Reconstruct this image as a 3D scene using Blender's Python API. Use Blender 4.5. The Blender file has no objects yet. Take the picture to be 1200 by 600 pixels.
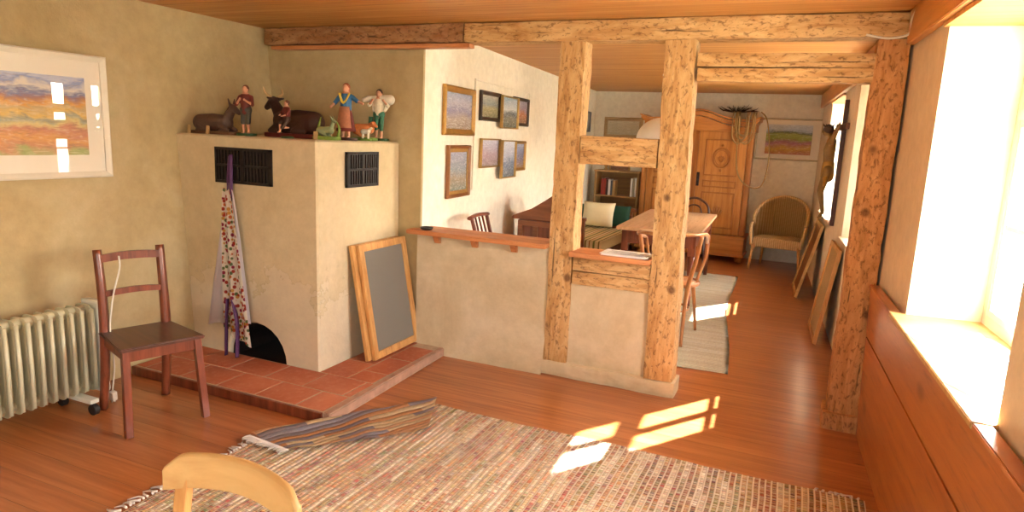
import bpy, bmesh, math, random
import numpy as np
from mathutils import Vector, Matrix, noise as mn
random.seed(7)
COL = bpy.context.scene.collection
PI = math.pi
# ------------------------------------------------------------------ camera
CX, CY, CZ = 600.0, 300.0, 1.6
def _n(v): v = np.array(v, float); return v/np.linalg.norm(v)
VX, VY = np.array([-1248-CX, 75-CY]), np.array([950-CX, 175-CY])
FOC = math.sqrt(-float(VX@VY))
_X = -_n([*VX, FOC]); _Y = _n([*VY, FOC]); _Z = np.cross(_Y, _X)
if _Z[1] > 0: _Z = -_Z
RM = np.array([_X, _Y, _Z])
def at(px, py, x=None, y=None, z=None):
    """the world point on the plane x=, y= or z= that the survey of the room gives for a photo point"""
    d = RM@np.array([px-CX, py-CY, FOC])
    o = np.array([0, 0, CZ])
    if x is not None: t = (x-o[0])/d[0]
    elif y is not None: t = (y-o[1])/d[1]
    else: t = (z-o[2])/d[2]
    return Vector((o+t*d).tolist())
def wl(y): return -2.55-.092*(y-4.2)          # back room, left wall line
def wr(y): return .12+.055*(9.9-y)            # right wall line
# ------------------------------------------------------------------ colours / materials
def L(c, a=1.0):
    if isinstance(c, str): c = tuple(int(c[i:i+2], 16)/255 for i in (0, 2, 4))
    return tuple(((v/12.92) if v <= .04045 else ((v+.055)/1.055)**2.4) for v in c)+(a,)
class NT:
    def __init__(s, name):
        s.m = bpy.data.materials.new(name); s.m.use_nodes = True
        s.t = s.m.node_tree; s.b = s.t.nodes['Principled BSDF']
        s.co = s.t.nodes.new('ShaderNodeTexCoord')
    def n(s, ty, **k):
        x = s.t.nodes.new(ty)
        for a, b in k.items(): setattr(x, a, b)
        return x
    def l(s, a, b): s.t.links.new(a, b)
    def mapping(s, scale=(1, 1, 1), loc=(0, 0, 0), rot=(0, 0, 0), src='Object'):
        mp = s.n('ShaderNodeMapping'); mp.inputs['Scale'].default_value = scale
        mp.inputs['Location'].default_value = loc; mp.inputs['Rotation'].default_value = rot
        s.l(s.co.outputs[src], mp.inputs[0]); return mp.outputs[0]
    def noise(s, vec, scale, detail=3, rough=.55, dist=0):
        x = s.n('ShaderNodeTexNoise'); x.inputs['Scale'].default_value = scale
        x.inputs['Detail'].default_value = detail; x.inputs['Roughness'].default_value = rough
        x.inputs['Distortion'].default_value = dist; s.l(vec, x.inputs['Vector']); return x.outputs[0]
    def ramp(s, fac, stops, interp='LINEAR'):
        r = s.n('ShaderNodeValToRGB'); r.color_ramp.interpolation = interp
        e = r.color_ramp.elements
        while len(e) < len(stops): e.new(.5)
        for i, (p, c) in enumerate(stops):
            e[i].position = p; e[i].color = L(c) if not isinstance(c, float) else (c, c, c, 1)
        s.l(fac, r.inputs[0]); return r.outputs[0]
    def mix(s, fac, a, b, mode='MIX'):
        x = s.n('ShaderNodeMix', data_type='RGBA', blend_type=mode)
        if isinstance(fac, (int, float)): x.inputs[0].default_value = fac
        else: s.l(fac, x.inputs[0])
        for k, v in ((6, a), (7, b)):
            if isinstance(v, (str, tuple)): x.inputs[k].default_value = L(v)
            else: s.l(v, x.inputs[k])
        return x.outputs[2]
    def math(s, op, a, b=None):
        x = s.n('ShaderNodeMath', operation=op)
        for i, v in enumerate((a, b)):
            if v is None: continue
            if isinstance(v, (int, float)): x.inputs[i].default_value = v
            else: s.l(v, x.inputs[i])
        return x.outputs[0]
    def done(s, color, rough=.6, bump=None, bs=.3, bd=.01, **k):
        if isinstance(color, (str, tuple)): s.b.inputs['Base Color'].default_value = L(color)
        else: s.l(color, s.b.inputs['Base Color'])
        if isinstance(rough, (int, float)): s.b.inputs['Roughness'].default_value = rough
        else: s.l(rough, s.b.inputs['Roughness'])
        if bump is not None:
            x = s.n('ShaderNodeBump'); x.inputs['Strength'].default_value = bs; x.inputs['Distance'].default_value = bd
            s.l(bump, x.inputs['Height']); s.l(x.outputs[0], s.b.inputs['Normal'])
        for a, b in k.items(): s.b.inputs[a.replace('_', ' ')].default_value = b
        return s.m
def plain(name, c, rough=.6, var=.12, sc=18, **k):
    t = NT(name); f = t.noise(t.mapping(), sc)
    d = tuple(max(0, int(c[i:i+2], 16)/255*(1-var)) for i in (0, 2, 4))
    return t.done(t.mix(f, c, d), rough, f, .12, .004, **k)
def plaster(name, stops, sc=1.3, rough=.9, bs=.35, patch=None):
    t = NT(name); v = t.mapping()
    a = t.noise(v, sc, 6, .62, .6); c = t.ramp(a, stops)
    b = t.noise(v, 14, 5, .7); h = t.noise(v, 5, 6, .65)
    c = t.mix(t.ramp(b, [(.35, .0), (.75, .35)]), c, t.mix(.5, c, (.36, .30, .2)))
    if patch:   # an old repair with a ragged upper edge
        sp = t.n('ShaderNodeSeparateXYZ'); t.l(t.co.outputs['Object'], sp.inputs[0])
        e = t.math('ADD', sp.outputs[2], t.math('MULTIPLY', t.math('SUBTRACT', t.noise(v, 3.2, 5, .65), .5), 1.1))
        c = t.mix(t.ramp(e, [(patch[0]-.01, .28), (patch[0], .0)]), c, patch[1]); d = t.ramp(e, [(patch[0]-.012, .0), (patch[0], .28), (patch[0]+.012, .0)]); c = t.mix(d, c, '8A7A5C')
    return t.done(c, rough, h, bs, .02)
def wood(name, c1, c2, axis='z', sc=1.0, rough=.5, dark=None, knots=0, bs=.15, coat=0):
    t = NT(name)
    f = {'x': (.9, 14, 14), 'y': (14, .9, 14), 'z': (14, 14, .9)}[axis]
    v = t.mapping(tuple(q*sc for q in f))
    a = t.noise(v, 1.6, 6, .62, .5)
    c = t.ramp(a, [(.3, c1), (.62, c2)])
    if dark:
        b = t.noise(t.mapping(tuple(q*sc*2.2 for q in f), (3, 1, 2)), 2.2, 4, .7)
        c = t.mix(t.ramp(b, [(.55, .0), (.72, .7)]), c, dark)
    if knots:
        vo = t.n('ShaderNodeTexVoronoi'); vo.inputs['Scale'].default_value = knots
        t.l(t.mapping(tuple((.55 if q < 1 else 1) for q in f)), vo.inputs['Vector'])
        c = t.mix(t.ramp(vo.outputs['Distance'], [(.05, .85), (.13, .0)]), c, dark or c1)
    m = t.done(c, rough, a, bs, .004)
    if coat: t.b.inputs['Coat Weight'].default_value = coat
    return m
def planks(name, across, width, c, groove, rough=.35, length_axis='x', bs=.3, knotc=None, coat=0.0, gw=.035):
    """boards running along one axis, each board with its own tone"""
    t = NT(name); sp = t.n('ShaderNodeSeparateXYZ'); t.l(t.co.outputs['Object'], sp.inputs[0])
    q = t.math('DIVIDE', sp.outputs[across], width)
    fr = t.math('FRACT', q); fl = t.math('FLOOR', q)
    wn = t.n('ShaderNodeTexWhiteNoise', noise_dimensions='1D'); t.l(fl, wn.inputs['W'])
    cb = t.n('ShaderNodeCombineXYZ'); t.l(t.math('MULTIPLY', wn.outputs[0], 37.0), cb.inputs['XYZ'.index('X' if length_axis == 'x' else 'Y')])
    ad = t.n('ShaderNodeVectorMath', operation='ADD')
    sc = {'x': (.8, 16, 16), 'y': (16, .8, 16)}[length_axis]
    t.l(t.mapping(sc), ad.inputs[0]); t.l(cb.outputs[0], ad.inputs[1])
    a = t.noise(ad.outputs[0], 1.3, 6, .6, .7)
    col = t.ramp(a, [(.25, c[0]), (.5, c[1]), (.75, c[2])])
    col = t.mix(t.math('MULTIPLY', wn.outputs[0], .45), col, c[3])
    k = t.n('ShaderNodeTexVoronoi'); k.inputs['Scale'].default_value = 2.6
    t.l(t.mapping((.8, 1.6, 1) if length_axis == 'x' else (1.6, .8, 1)), k.inputs['Vector'])
    col = t.mix(t.ramp(k.outputs['Distance'], [(.02, .7), (.06, .0)]), col, knotc or c[0])
    g = t.ramp(fr, [(0, 1.0), (gw, .0)])
    g2 = t.math('MAXIMUM', g, t.ramp(fr, [(1-gw*.4, .0), (1, 1.0)]))
    col = t.mix(t.math('MULTIPLY', g2, .8), col, groove)
    h = t.math('SUBTRACT', t.math('MULTIPLY', a, .15), g2)
    m = t.done(col, rough, h, bs, .006)
    if coat: t.b.inputs['Coat Weight'].default_value = coat; t.b.inputs['Coat Roughness'].default_value = .2
    return m
def hewn(name, c1='BE935C', c2='D4B07C', dark='5E3C1C'):
    """adzed old timber: short slanting tool marks, grain, knots"""
    t = NT(name); v = t.mapping((9, 9, 1.6))
    a = t.noise(v, 1.7, 7, .65, 1.2); c = t.ramp(a, [(.30, '946430'), (.46, c1), (.66, c2)])
    mk = t.noise(t.mapping((38, 38, 19), rot=(.35, .5, 0)), 1.5, 3, .6, .6)
    mm = t.ramp(mk, [(.545, .0), (.65, .6)]); c = t.mix(mm, c, dark)
    ck = t.noise(t.mapping((22, 22, .5), (4, 2, 1)), 1.6, 2, .5, .3)
    cm = t.ramp(ck, [(.70, .0), (.74, .8)]); c = t.mix(cm, c, '3E2815')
    vo = t.n('ShaderNodeTexVoronoi'); vo.inputs['Scale'].default_value = 3.2; t.l(t.mapping((1, 1, .9), (.3, .2, .6)), vo.inputs['Vector'])
    kn = t.ramp(vo.outputs['Distance'], [(.05, .8), (.1, .0)]); c = t.mix(kn, c, '5A3719')
    h = t.math('SUBTRACT', t.math('SUBTRACT', a, t.math('MULTIPLY', mm, .6)), cm)
    return t.done(c, .75, h, .6, .012)
def hewn_x(name, **k):
    m = hewn(name, **k)
    for n in m.node_tree.nodes:
        if n.type == 'MAPPING':
            s = n.inputs['Scale'].default_value; n.inputs['Scale'].default_value = (s[2], s[1], s[0])
    return m
def landscape(name, stops, amp=.25, fr=3.0, seed=0, stroke=('FFFFFF', '404858'), sk=.35):
    t = NT(name); sp = t.n('ShaderNodeSeparateXYZ'); t.l(t.co.outputs['UV'], sp.inputs[0])
    v = t.mapping((1, .8, 1), (seed, seed*.7, 0), src='UV')
    n1 = t.noise(v, fr, 3, .5, .8); n2 = t.noise(t.mapping((1.0, 3.0, 1), (seed, 0, 0), src='UV'), 7, 4, .7, 1.5)
    q = t.math('ADD', sp.outputs[1], t.math('MULTIPLY', t.math('SUBTRACT', n1, .5), amp))
    q = t.math('ADD', q, t.math('MULTIPLY', t.math('SUBTRACT', n2, .5), .12))
    c = t.ramp(q, stops)
    c = t.mix(t.ramp(n2, [(.52, .0), (.66, sk)]), c, stroke[0]); c = t.mix(t.ramp(n2, [(.34, sk), (.46, .0)]), c, stroke[1])
    return t.done(c, .55, n2, .2, .002)
M = {}
M['plaster_l'] = plaster('olive_plaster', [(.25, 'AA9668'), (.5, 'BBA67A'), (.75, 'C9B890')])
M['plaster_s'] = plaster('stove_plaster', [(.25, 'C4B189'), (.5, 'D3C29E'), (.78, 'DFD2B5')], 1.1, patch=(.62, 'E0D6C4'))
M['plaster_p'] = plaster('parapet_plaster', [(.25, 'BBA784'), (.5, 'CFBF9F'), (.78, 'DDD1B8')], 1.7)
M['white'] = plaster('white_lime', [(.2, 'F4EDD8'), (.7, 'FBF6E8')], 1.5, bs=.15)
M['white_r'] = plaster('warm_lime', [(.2, 'E6D2B4'), (.7, 'F2E4CC')], 1.5, bs=.15)
M['floor'] = planks('floor_boards', 1, .155, ('844622', 'AC6836', 'C88450', '945030'), '4A2412', .3, coat=.35, gw=.02, knotc='6B3518')
M['ceil'] = planks('ceiling_boards', 1, .13, ('A8682E', 'C88E4C', 'E0B06E', 'BC8040'), '6E421C', .5, knotc='8A4A20')
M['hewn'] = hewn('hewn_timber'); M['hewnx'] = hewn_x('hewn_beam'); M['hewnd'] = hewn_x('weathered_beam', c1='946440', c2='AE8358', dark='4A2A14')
M['hewnr'] = hewn('hewn_red_timber', c1='B9814C', c2='D09A62', dark='5A3418')
M['pine'] = wood('oiled_pine_y', 'A4592A', 'C0763A', 'y', .6, .35, '804220', 3.0, coat=.3)
M['pine_r'] = wood('oiled_pine_lintel', 'B87A3A', 'D0924E', 'y', .6, .35, '96602E', 0)
M['pinex'] = wood('sill_board', 'B06A3C', 'CE8D5A', 'x', .8, .5, '8C4420', 3.0)
M['pale'] = wood('pale_pine_x', 'B98F54', 'D0AC70', 'x', .8, .5)
M['palez'] = wood('pale_pine_z', 'B98244', 'D9A868', 'z', .8, .5, '9A6430', 5)
M['cherry'] = wood('red_brown_wood', '5E2814', '85432A', 'z', 1, .35, '3E180C', coat=.3)
M['seatw'] = wood('dark_seat_wood', '42241A', '5C3426', 'y', 1, .4, coat=.2)
M['ward'] = wood('honey_pine', 'A8641F', 'C88840', 'z', .7, .4, '965522', 2.5)
M['wardc'] = wood('honey_pine_carved', '96561F', 'B0702E', 'z', .7, .45)
M['wardx'] = wood('honey_pine_x', 'B06A2A', 'CD8A42', 'x', .7, .4, '965522', 2.5)
M['table'] = wood('worn_table_top', 'B98F62', 'CFA880', 'y', .8, .45, '94683E')
M['walnut'] = wood('walnut', '6A3A1E', '8A5230', 'x', .8, .4, '4A2614')
M['bent'] = wood('bentwood', 'A8683A', 'C88A56', 'z', .8, .35, coat=.3)
M['bentd'] = wood('dark_bentwood', '3E2014', '5A3220', 'z', .8, .35, coat=.3)
M['bookc'] = wood('bookcase_wood', '9C7440', 'B8925A', 'z', .8, .5)
M['bookd'] = wood('bookcase_inner', '7A5632', '94703F', 'x', .8, .6)
M['gold'] = plain('gilt_wood', 'B98A3C', .4, .3, 40, Metallic=.35)
M['gold2'] = plain('dull_gilt', 'C9A35C', .45, .25, 40, Metallic=.25)
M['goldbr'] = plain('brown_gilt', '9A6230', .45, .25, 40)
M['blackfr'] = plain('dark_frame', '3C2A1E', .45)
M['whitefr'] = plain('white_frame', 'E4DCCA', .45, .04)
M['whitefr2'] = plain('ivory_frame', 'D2C4A4', .5, .1)
M['mat'] = plain('mat_board', 'F1EADB', .8, .03)
M['iron'] = plain('black_iron', '2A2220', .45, .3, 60, Metallic=.4)
M['soot'] = plain('soot', '2C2320', .95, .4, 6)
M['enamel'] = plain('cream_enamel', 'C9C4A4', .35, .04)
M['enamelw'] = plain('white_enamel', 'DEDCCB', .4, .03)
M['rubber'] = plain('black_rubber', '1C1A19', .5)
M['grey'] = plain('grey_plastic', '8E8A80', .5)
M['cordw'] = plain('white_cord', 'E4DDCC', .5)
M['purple'] = plain('purple_ribbon', '5C3262', .7, .2)
M['cloth'] = plain('white_cotton', 'EFE6EA', .9, .06, 8)
M['cream'] = plain('cream_cushion', 'EFE3BC', .9, .05)
M['green'] = plain('dark_green_cushion', '1E4A36', .9, .2)
M['paint_w'] = plain('window_paint', 'E9DFCB', .5, .05)
M['paper'] = plain('white_paper', 'F0EFEA', .7, .04)
M['cyan'] = plain('pale_cyan_paper', 'BFE0E4', .7, .05)
M['lamp'] = plain('white_glass_shade', 'F4EDE0', .35, .02)
M['rope'] = plain('hemp_rope', 'BE9A62', .95, .35, 90)
M['twig'] = plain('dry_twigs', '3A2A1C', .9)
M['skin'] = plain('painted_skin', 'D69A78', .6)
M['corpus'] = plain('gilded_carving', '8F6A30', .5, .35, 30)
M['crossw'] = wood('cross_wood', '4A2A20', '63392B', 'z', 1, .5)
for n, c in dict(red='A6352A', blue='2F6FA0', orange='E08A4E', yel='E0C040', brown='6A4424', dbrown='3C2418', grn='7E9A34', dgrn='3C5A2A', lamb='E6DDC8', teal='3A7A5A', donk='5A4238', ox='3A1E14', hair='6E3A1E', greyd='4A4A42', cream2='E8DCC0', rust='A8542A', salmon='E8A078', moss='8A9468', tan='C8A26A', slate='6A7078', dkred='6E2018').items():
    M[n] = plain('paint_'+n, c, .6, .2, 60)
def tile_mat():
    t = NT('terracotta'); v = t.mapping(); a = t.noise(v, 2.2, 5, .6); b = t.noise(v, 30, 3, .6)
    c = t.ramp(a, [(.25, '9A4C34'), (.5, 'B2603F'), (.75, 'C57B5A')]); c = t.mix(t.ramp(b, [(.5, .0), (.8, .4)]), c, 'D09A80')
    return t.done(c, .55, b, .2, .004)
M['tile'] = tile_mat(); M['grout'] = plain('grout', 'CDB498', .9, .25, 30); M['kerb'] = plain('worn_kerb', 'D0A48A', .8, .35, 14)
def rug_mat(name, cols, per=.021, axis=0, seed=0., noisec=.35, along=1, cream=False, rot=0):
    t = NT(name); sp = t.n('ShaderNodeSeparateXYZ'); t.l(t.co.outputs['Object'], sp.inputs[0])
    if rot: t.l(t.mapping(rot=(0, 0, rot)), sp.inputs[0])
    dn = t.noise(t.mapping((.8, .8, .8)), 1.5, 2, .5)
    q = t.math('ADD', sp.outputs[axis], t.math('MULTIPLY', dn, .05))
    q = t.math('DIVIDE', q, per); fl = t.math('FLOOR', q); fr = t.math('FRACT', q)
    cb = t.n('ShaderNodeCombineXYZ'); t.l(fl, cb.inputs[0])
    seg = t.math('ADD', t.math('MULTIPLY', sp.outputs[along], 5.0), t.math('MULTIPLY', fl, .37)); t.l(t.math('FLOOR', seg), cb.inputs[1])
    wn = t.n('ShaderNodeTexWhiteNoise', noise_dimensions='2D'); t.l(cb.outputs[0], wn.inputs['Vector'])
    w1 = t.n('ShaderNodeTexWhiteNoise', noise_dimensions='1D'); t.l(t.math('ADD', fl, seed), w1.inputs['W'])
    pick = t.math('ADD', t.math('MULTIPLY', w1.outputs[0], .88), t.math('MULTIPLY', wn.outputs[0], .12))
    c = t.ramp(pick, [(i/len(cols), k) for i, k in enumerate(cols)], 'CONSTANT')
    f = t.noise(t.mapping((90, 30, 60)), 1, 3, .7); c = t.mix(t.ramp(f, [(.42, noisec), (.55, .0)]), c, '5E3A2A')
    if cream:
        cb2 = t.n('ShaderNodeCombineXYZ'); t.l(t.math('MULTIPLY', fl, 3.71), cb2.inputs[0]); t.l(t.math('MULTIPLY', sp.outputs[along], 9.0), cb2.inputs[1])
        sn = t.noise(cb2.outputs[0], 1.0, 4, .75, .3)
        c2 = t.ramp(sn, [(.34+.32*i/len(cols), k) for i, k in enumerate(cols)], 'CONSTANT'); c = t.mix(.62, c, c2)
        c = t.mix(t.math('MULTIPLY', t.math('LESS_THAN', fr, .33), .8), c, 'EADFCB')
    edge = t.ramp(fr, [(0, .6), (.12, .0)]); c = t.mix(edge, c, '7A6248')
    h = t.math('SINE', t.math('MULTIPLY', fr, PI))
    return t.done(c, .95, t.math('ADD', h, t.math('MULTIPLY', f, .6)), .6, .008)
M['rug'] = rug_mat('rag_rug', ['E9DCC6', '8A3A34', 'D0B890', 'B97A48', '5A4A44', 'EFE6D4', '6A2E40', 'A89660', 'DCCDB0', '9A4A34', '6E7A4A', 'EDE2CE', '4A3A3A', 'C8A070', 'A8404A', 'E4D6BC', '7A6A5A'], per=.027, cream=True)
M['rugu'] = rug_mat('rag_rug_underside', ['E2C496', 'D8B080', 'A8A0A8', 'E8D2AC', 'D09868', '9A8E90', 'E0C8A0', 'D8A880', 'E4CEA8'], .03, 0, 5.0, .12, rot=.45)
M['ragl'] = rug_mat('pale_rag_rug', ['F0E8D0', 'EADFC6', 'F2EAD6', 'E6DABE', 'EEE4CC'], .03, 1, 2.0, .12, 0)
M['fringe'] = plain('rug_fringe', 'D9CFC8', .95)
def floral():
    t = NT('floral_cotton'); v = t.mapping((1, 1, 1)); vo = t.n('ShaderNodeTexVoronoi'); vo.inputs['Scale'].default_value = 38; t.l(v, vo.inputs['Vector'])
    c = t.mix(t.ramp(vo.outputs['Distance'], [(.22, 1.0), (.36, .0)]), 'EFE2D0', t.ramp(t.n('ShaderNodeSeparateColor').outputs[0], [(0, 'B0503A'), (1, 'B0503A')]) if False else vo.outputs['Color'])
    vo2 = t.n('ShaderNodeTexVoronoi'); vo2.inputs['Scale'].default_value = 38; t.l(v, vo2.inputs['Vector'])
    sep = t.n('ShaderNodeSeparateColor'); t.l(vo2.outputs['Color'], sep.inputs[0])
    fc = t.ramp(sep.outputs[0], [(0, 'B8402E'), (.3, 'D07040'), (.5, '6A7A4A'), (.7, 'A03048'), (.85, 'D8A050')], 'CONSTANT')
    c = t.mix(t.ramp(vo2.outputs['Distance'], [(.40, 1.0), (.52, .0)]), 'F0E4D4', fc)
    return t.done(c, .9)
M['floral'] = floral()
def stripes():
    t = NT('striped_upholstery'); sp = t.n('ShaderNodeSeparateXYZ'); t.l(t.co.outputs['Object'], sp.inputs[0])
    f = t.math('FRACT', t.math('DIVIDE', sp.outputs[0], .16))
    c = t.ramp(f, [(0, 'D8C490'), (.25, '8A7A4A'), (.35, 'E6D8AE'), (.55, 'A8622E'), (.62, 'DCCB98'), (.85, '7E8450')], 'CONSTANT')
    return t.done(c, .9)
M['stripe'] = stripes()
def wick():
    t = NT('woven_wicker'); v = t.mapping(); w1 = t.n('ShaderNodeTexWave', wave_type='BANDS', bands_direction='Z'); w1.inputs['Scale'].default_value = 22; t.l(v, w1.inputs[0])
    w2 = t.n('ShaderNodeTexWave', wave_type='BANDS', bands_direction='X'); w2.inputs['Scale'].default_value = 12; t.l(v, w2.inputs[0])
    f = t.math('MULTIPLY', w1.outputs['Fac'], w2.outputs['Fac'])
    c = t.ramp(f, [(0, 'C09A62'), (.4, 'DEBE88'), (1, 'ECD4A4')]); return t.done(c, .6, f, .6, .008)
M['wicker'] = wick()
def glass():
    t = NT('window_glass'); t.b.inputs['Transmission Weight'].default_value = 1
    t.b.inputs['Roughness'].default_value = 0; t.b.inputs['IOR'].default_value = 1.45; t.b.inputs['Base Color'].default_value = (1, 1, 1, 1)
    # thin clear pane: mostly straight through, faint mirror
    tr = t.n('ShaderNodeBsdfTransparent'); gl = t.n('ShaderNodeBsdfGlossy'); gl.inputs['Roughness'].default_value = .0
    lw = t.n('ShaderNodeLayerWeight'); lw.inputs['Blend'].default_value = .5
    fac = t.math('ADD', t.math('MULTIPLY', t.math('POWER', lw.outputs['Facing'], 5.0), .7), .035)
    mx = t.n('ShaderNodeMixShader'); t.l(fac, mx.inputs[0]); t.l(tr.outputs[0], mx.inputs[1]); t.l(gl.outputs[0], mx.inputs[2])
    out = [n for n in t.t.nodes if n.type == 'OUTPUT_MATERIAL'][0]; t.l(mx.outputs[0], out.inputs[0])
    return t.m
M['glass'] = glass()
def gauze():
    t = NT('grey_wire_gauze'); f = t.noise(t.mapping(), 4)
    d = t.n('ShaderNodeBsdfPrincipled'); d.inputs['Base Color'].default_value = L('8E8A80'); d.inputs['Roughness'].default_value = .6
    tr = t.n('ShaderNodeBsdfTransparent'); mx = t.n('ShaderNodeMixShader'); mx.inputs[0].default_value = .72
    t.l(tr.outputs[0], mx.inputs[1]); t.l(d.outputs[0], mx.inputs[2])
    out = [n for n in t.t.nodes if n.type == 'OUTPUT_MATERIAL'][0]; t.l(mx.outputs[0], out.inputs[0]); return t.m
M['gauze'] = gauze()
M['grass'] = plain('outside_ground', 'C9C6B0', .9, .2, 1)
# ------------------------------------------------------------------ mesh builders
def BM(): return bmesh.new()
def bx(bm, x0, x1, y0, y1, z0, z1, bev=0):
    vs = [bm.verts.new(p) for p in ((x0,y0,z0),(x1,y0,z0),(x1,y1,z0),(x0,y1,z0),(x0,y0,z1),(x1,y0,z1),(x1,y1,z1),(x0,y1,z1))]
    fs = [bm.faces.new([vs[i] for i in q]) for q in ((3,2,1,0),(4,5,6,7),(0,1,5,4),(1,2,6,5),(2,3,7,6),(3,0,4,7))]
    if bev:
        es = list({e for f in fs for e in f.edges})
        bmesh.ops.bevel(bm, geom=es, offset=bev, segments=2, affect='EDGES', profile=.6)
    return vs
def obx(bm, a, b, w, d, up=(0, 0, 1), bev=0):
    """bar from a to b, width w across, depth d along 'up'"""
    a, b = Vector(a), Vector(b); z = (b-a); ln = z.length; z.normalize(); u = Vector(up)
    x = u.cross(z)
    if x.length < 1e-4: x = Vector((1, 0, 0)).cross(z)
    x.normalize(); y = z.cross(x)
    t = BM(); bx(t, -w/2, w/2, -d/2, d/2, 0, ln, bev)
    mt = Matrix((x, y, z)).transposed().to_4x4(); mt.translation = a
    join(bm, t, mt)
def join(bm, other, mt=None):
    if mt is not None: other.transform(mt)
    me = bpy.data.meshes.new('tmp'); other.to_mesh(me); other.free(); bm.from_mesh(me); bpy.data.meshes.remove(me)
def prism(bm, pts, axis, a, b, bev=0):
    """outline pts (2-D) swept along axis from a to b"""
    f = {'x': lambda p, t: (t, p[0], p[1]), 'y': lambda p, t: (p[0], t, p[1]), 'z': lambda p, t: (p[0], p[1], t)}[axis]
    A = [bm.verts.new(f(p, a)) for p in pts]; B = [bm.verts.new(f(p, b)) for p in pts]
    n = len(pts); fs = [bm.faces.new(A), bm.faces.new(list(reversed(B)))]
    for i in range(n): fs.append(bm.faces.new((A[(i+1) % n], A[i], B[i], B[(i+1) % n])))
    bmesh.ops.recalc_face_normals(bm, faces=fs)
    if bev: bmesh.ops.bevel(bm, geom=list({e for q in fs for e in q.edges}), offset=bev, segments=2, affect='EDGES')
def smooth_path(pts, k=6):
    P = [Vector(p) for p in pts]; out = []
    for i in range(len(P)-1):
        p0, p1, p2, p3 = P[max(i-1, 0)], P[i], P[i+1], P[min(i+2, len(P)-1)]
        for j in range(k):
            t = j/k; out.append(.5*((2*p1)+(-p0+p2)*t+(2*p0-5*p1+4*p2-p3)*t*t+(-p0+3*p1-3*p2+p3)*t**3))
    out.append(P[-1]); return out
def tube(bm, pts, r, seg=10, sm=0, flat=1.0):
    P = smooth_path(pts, sm) if sm else [Vector(p) for p in pts]
    n = len(P); rs = r if isinstance(r, (list, tuple)) else None
    rings = []; prev = None
    for i, p in enumerate(P):
        t = (P[min(i+1, n-1)]-P[max(i-1, 0)]).normalized()
        if prev is None:
            a = Vector((0, 0, 1)).cross(t)
            if a.length < .1: a = Vector((1, 0, 0)).cross(t)
        else: a = prev-t*prev.dot(t)
        a.normalize(); prev = a; b = t.cross(a)
        rad = r if rs is None else rs[0]+(0 if len(rs) < 2 else 0)
        if rs is not None:
            f = i/(n-1)*(len(rs)-1); k = min(int(f), len(rs)-2); rad = rs[k]+(rs[k+1]-rs[k])*(f-k)
        rings.append([bm.verts.new(p+(a*math.cos(q*2*PI/seg)+b*math.sin(q*2*PI/seg)*flat)*rad) for q in range(seg)])
    for i in range(n-1):
        for q in range(seg): bm.faces.new((rings[i][q], rings[i][(q+1) % seg], rings[i+1][(q+1) % seg], rings[i+1][q])).smooth = True
    bm.faces.new(list(reversed(rings[0]))); bm.faces.new(rings[-1])
def lathe(bm, prof, c=(0, 0, 0), seg=24):
    rings = []
    for r, z in prof:
        rings.append([bm.verts.new((c[0]+r*math.cos(q*2*PI/seg), c[1]+r*math.sin(q*2*PI/seg), c[2]+z)) for q in range(seg)] if r > 1e-5 else [bm.verts.new((c[0], c[1], c[2]+z))])
    for A, B in zip(rings, rings[1:]):
        for q in range(seg):
            a, b = A[q % len(A)], A[(q+1) % len(A)]; d, e = B[q % len(B)], B[(q+1) % len(B)]
            vs = [a] if len(A) == 1 else [a, b]; vs += [e] if len(B) == 1 else [e, d]
            if len(vs) > 2: bm.faces.new(vs).smooth = True
def ball(bm, c, r, s=(1, 1, 1)):
    t = BM(); bmesh.ops.create_uvsphere(t, u_segments=14, v_segments=10, radius=r)
    mt = Matrix.Diagonal((*s, 1)); mt.translation = Vector(c); 
    for f in t.faces: f.smooth = True
    join(bm, t, mt)
def cap(bm, a, b, r0, r1=None):
    """limb: two balls and the cone between (fused later by the voxel remesh)"""
    r1 = r0 if r1 is None else r1; a, b = Vector(a), Vector(b)
    ball(bm, a, r0); ball(bm, b, r1); tube(bm, [a, b], [r0, r1], 12)
def rough_timber(bm, p0, p1, w, d, seed=0, amp=.006, up=(0, 1, 0), step=.06, taper=0):
    """hand-hewn post or beam: wandering edges, waney arrises"""
    a, b = Vector(p0), Vector(p1); z = b-a; ln = z.length; z.normalize(); u = Vector(up)
    x = u.cross(z).normalized(); y = z.cross(x)
    n = max(4, int(ln/step)); K = 5; rings = []
    ring2 = [(-1, -1), (-.5, -1), (0, -1), (.5, -1), (1, -1), (1, -.5), (1, 0), (1, .5), (1, 1), (.5, 1), (0, 1), (-.5, 1), (-1, 1), (-1, .5), (-1, 0), (-1, -.5)]
    for i in range(n+1):
        t = i/n; R = []
        for (sx, sy) in ring2:
            cr = .965 if abs(sx) == 1 and abs(sy) == 1 else 1
            p = a+z*ln*t+x*(w/2*sx*cr*(1+taper*(t-.5)))+y*(d/2*sy*cr)
            nz = Vector((mn.noise(p*5+Vector((seed, 0, 0))), mn.noise(p*5+Vector((0, seed+9, 0))), mn.noise(p*5+Vector((0, 0, seed+5)))))
            n2 = Vector((mn.noise(p*19+Vector((seed, 0, 3))), mn.noise(p*19+Vector((0, seed+9, 3))), 0))
            q = nz*amp*1.1+n2*amp*.9; q -= z*q.dot(z); R.append(bm.verts.new(p+q))
        rings.append(R)
    m = len(ring2)
    for A, B in zip(rings, rings[1:]):
        for q in range(m): bm.faces.new((A[q], A[(q+1) % m], B[(q+1) % m], B[q]))
    bm.faces.new(list(reversed(rings[0]))); bm.faces.new(rings[-1]); bmesh.ops.recalc_face_normals(bm, faces=bm.faces)
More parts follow.
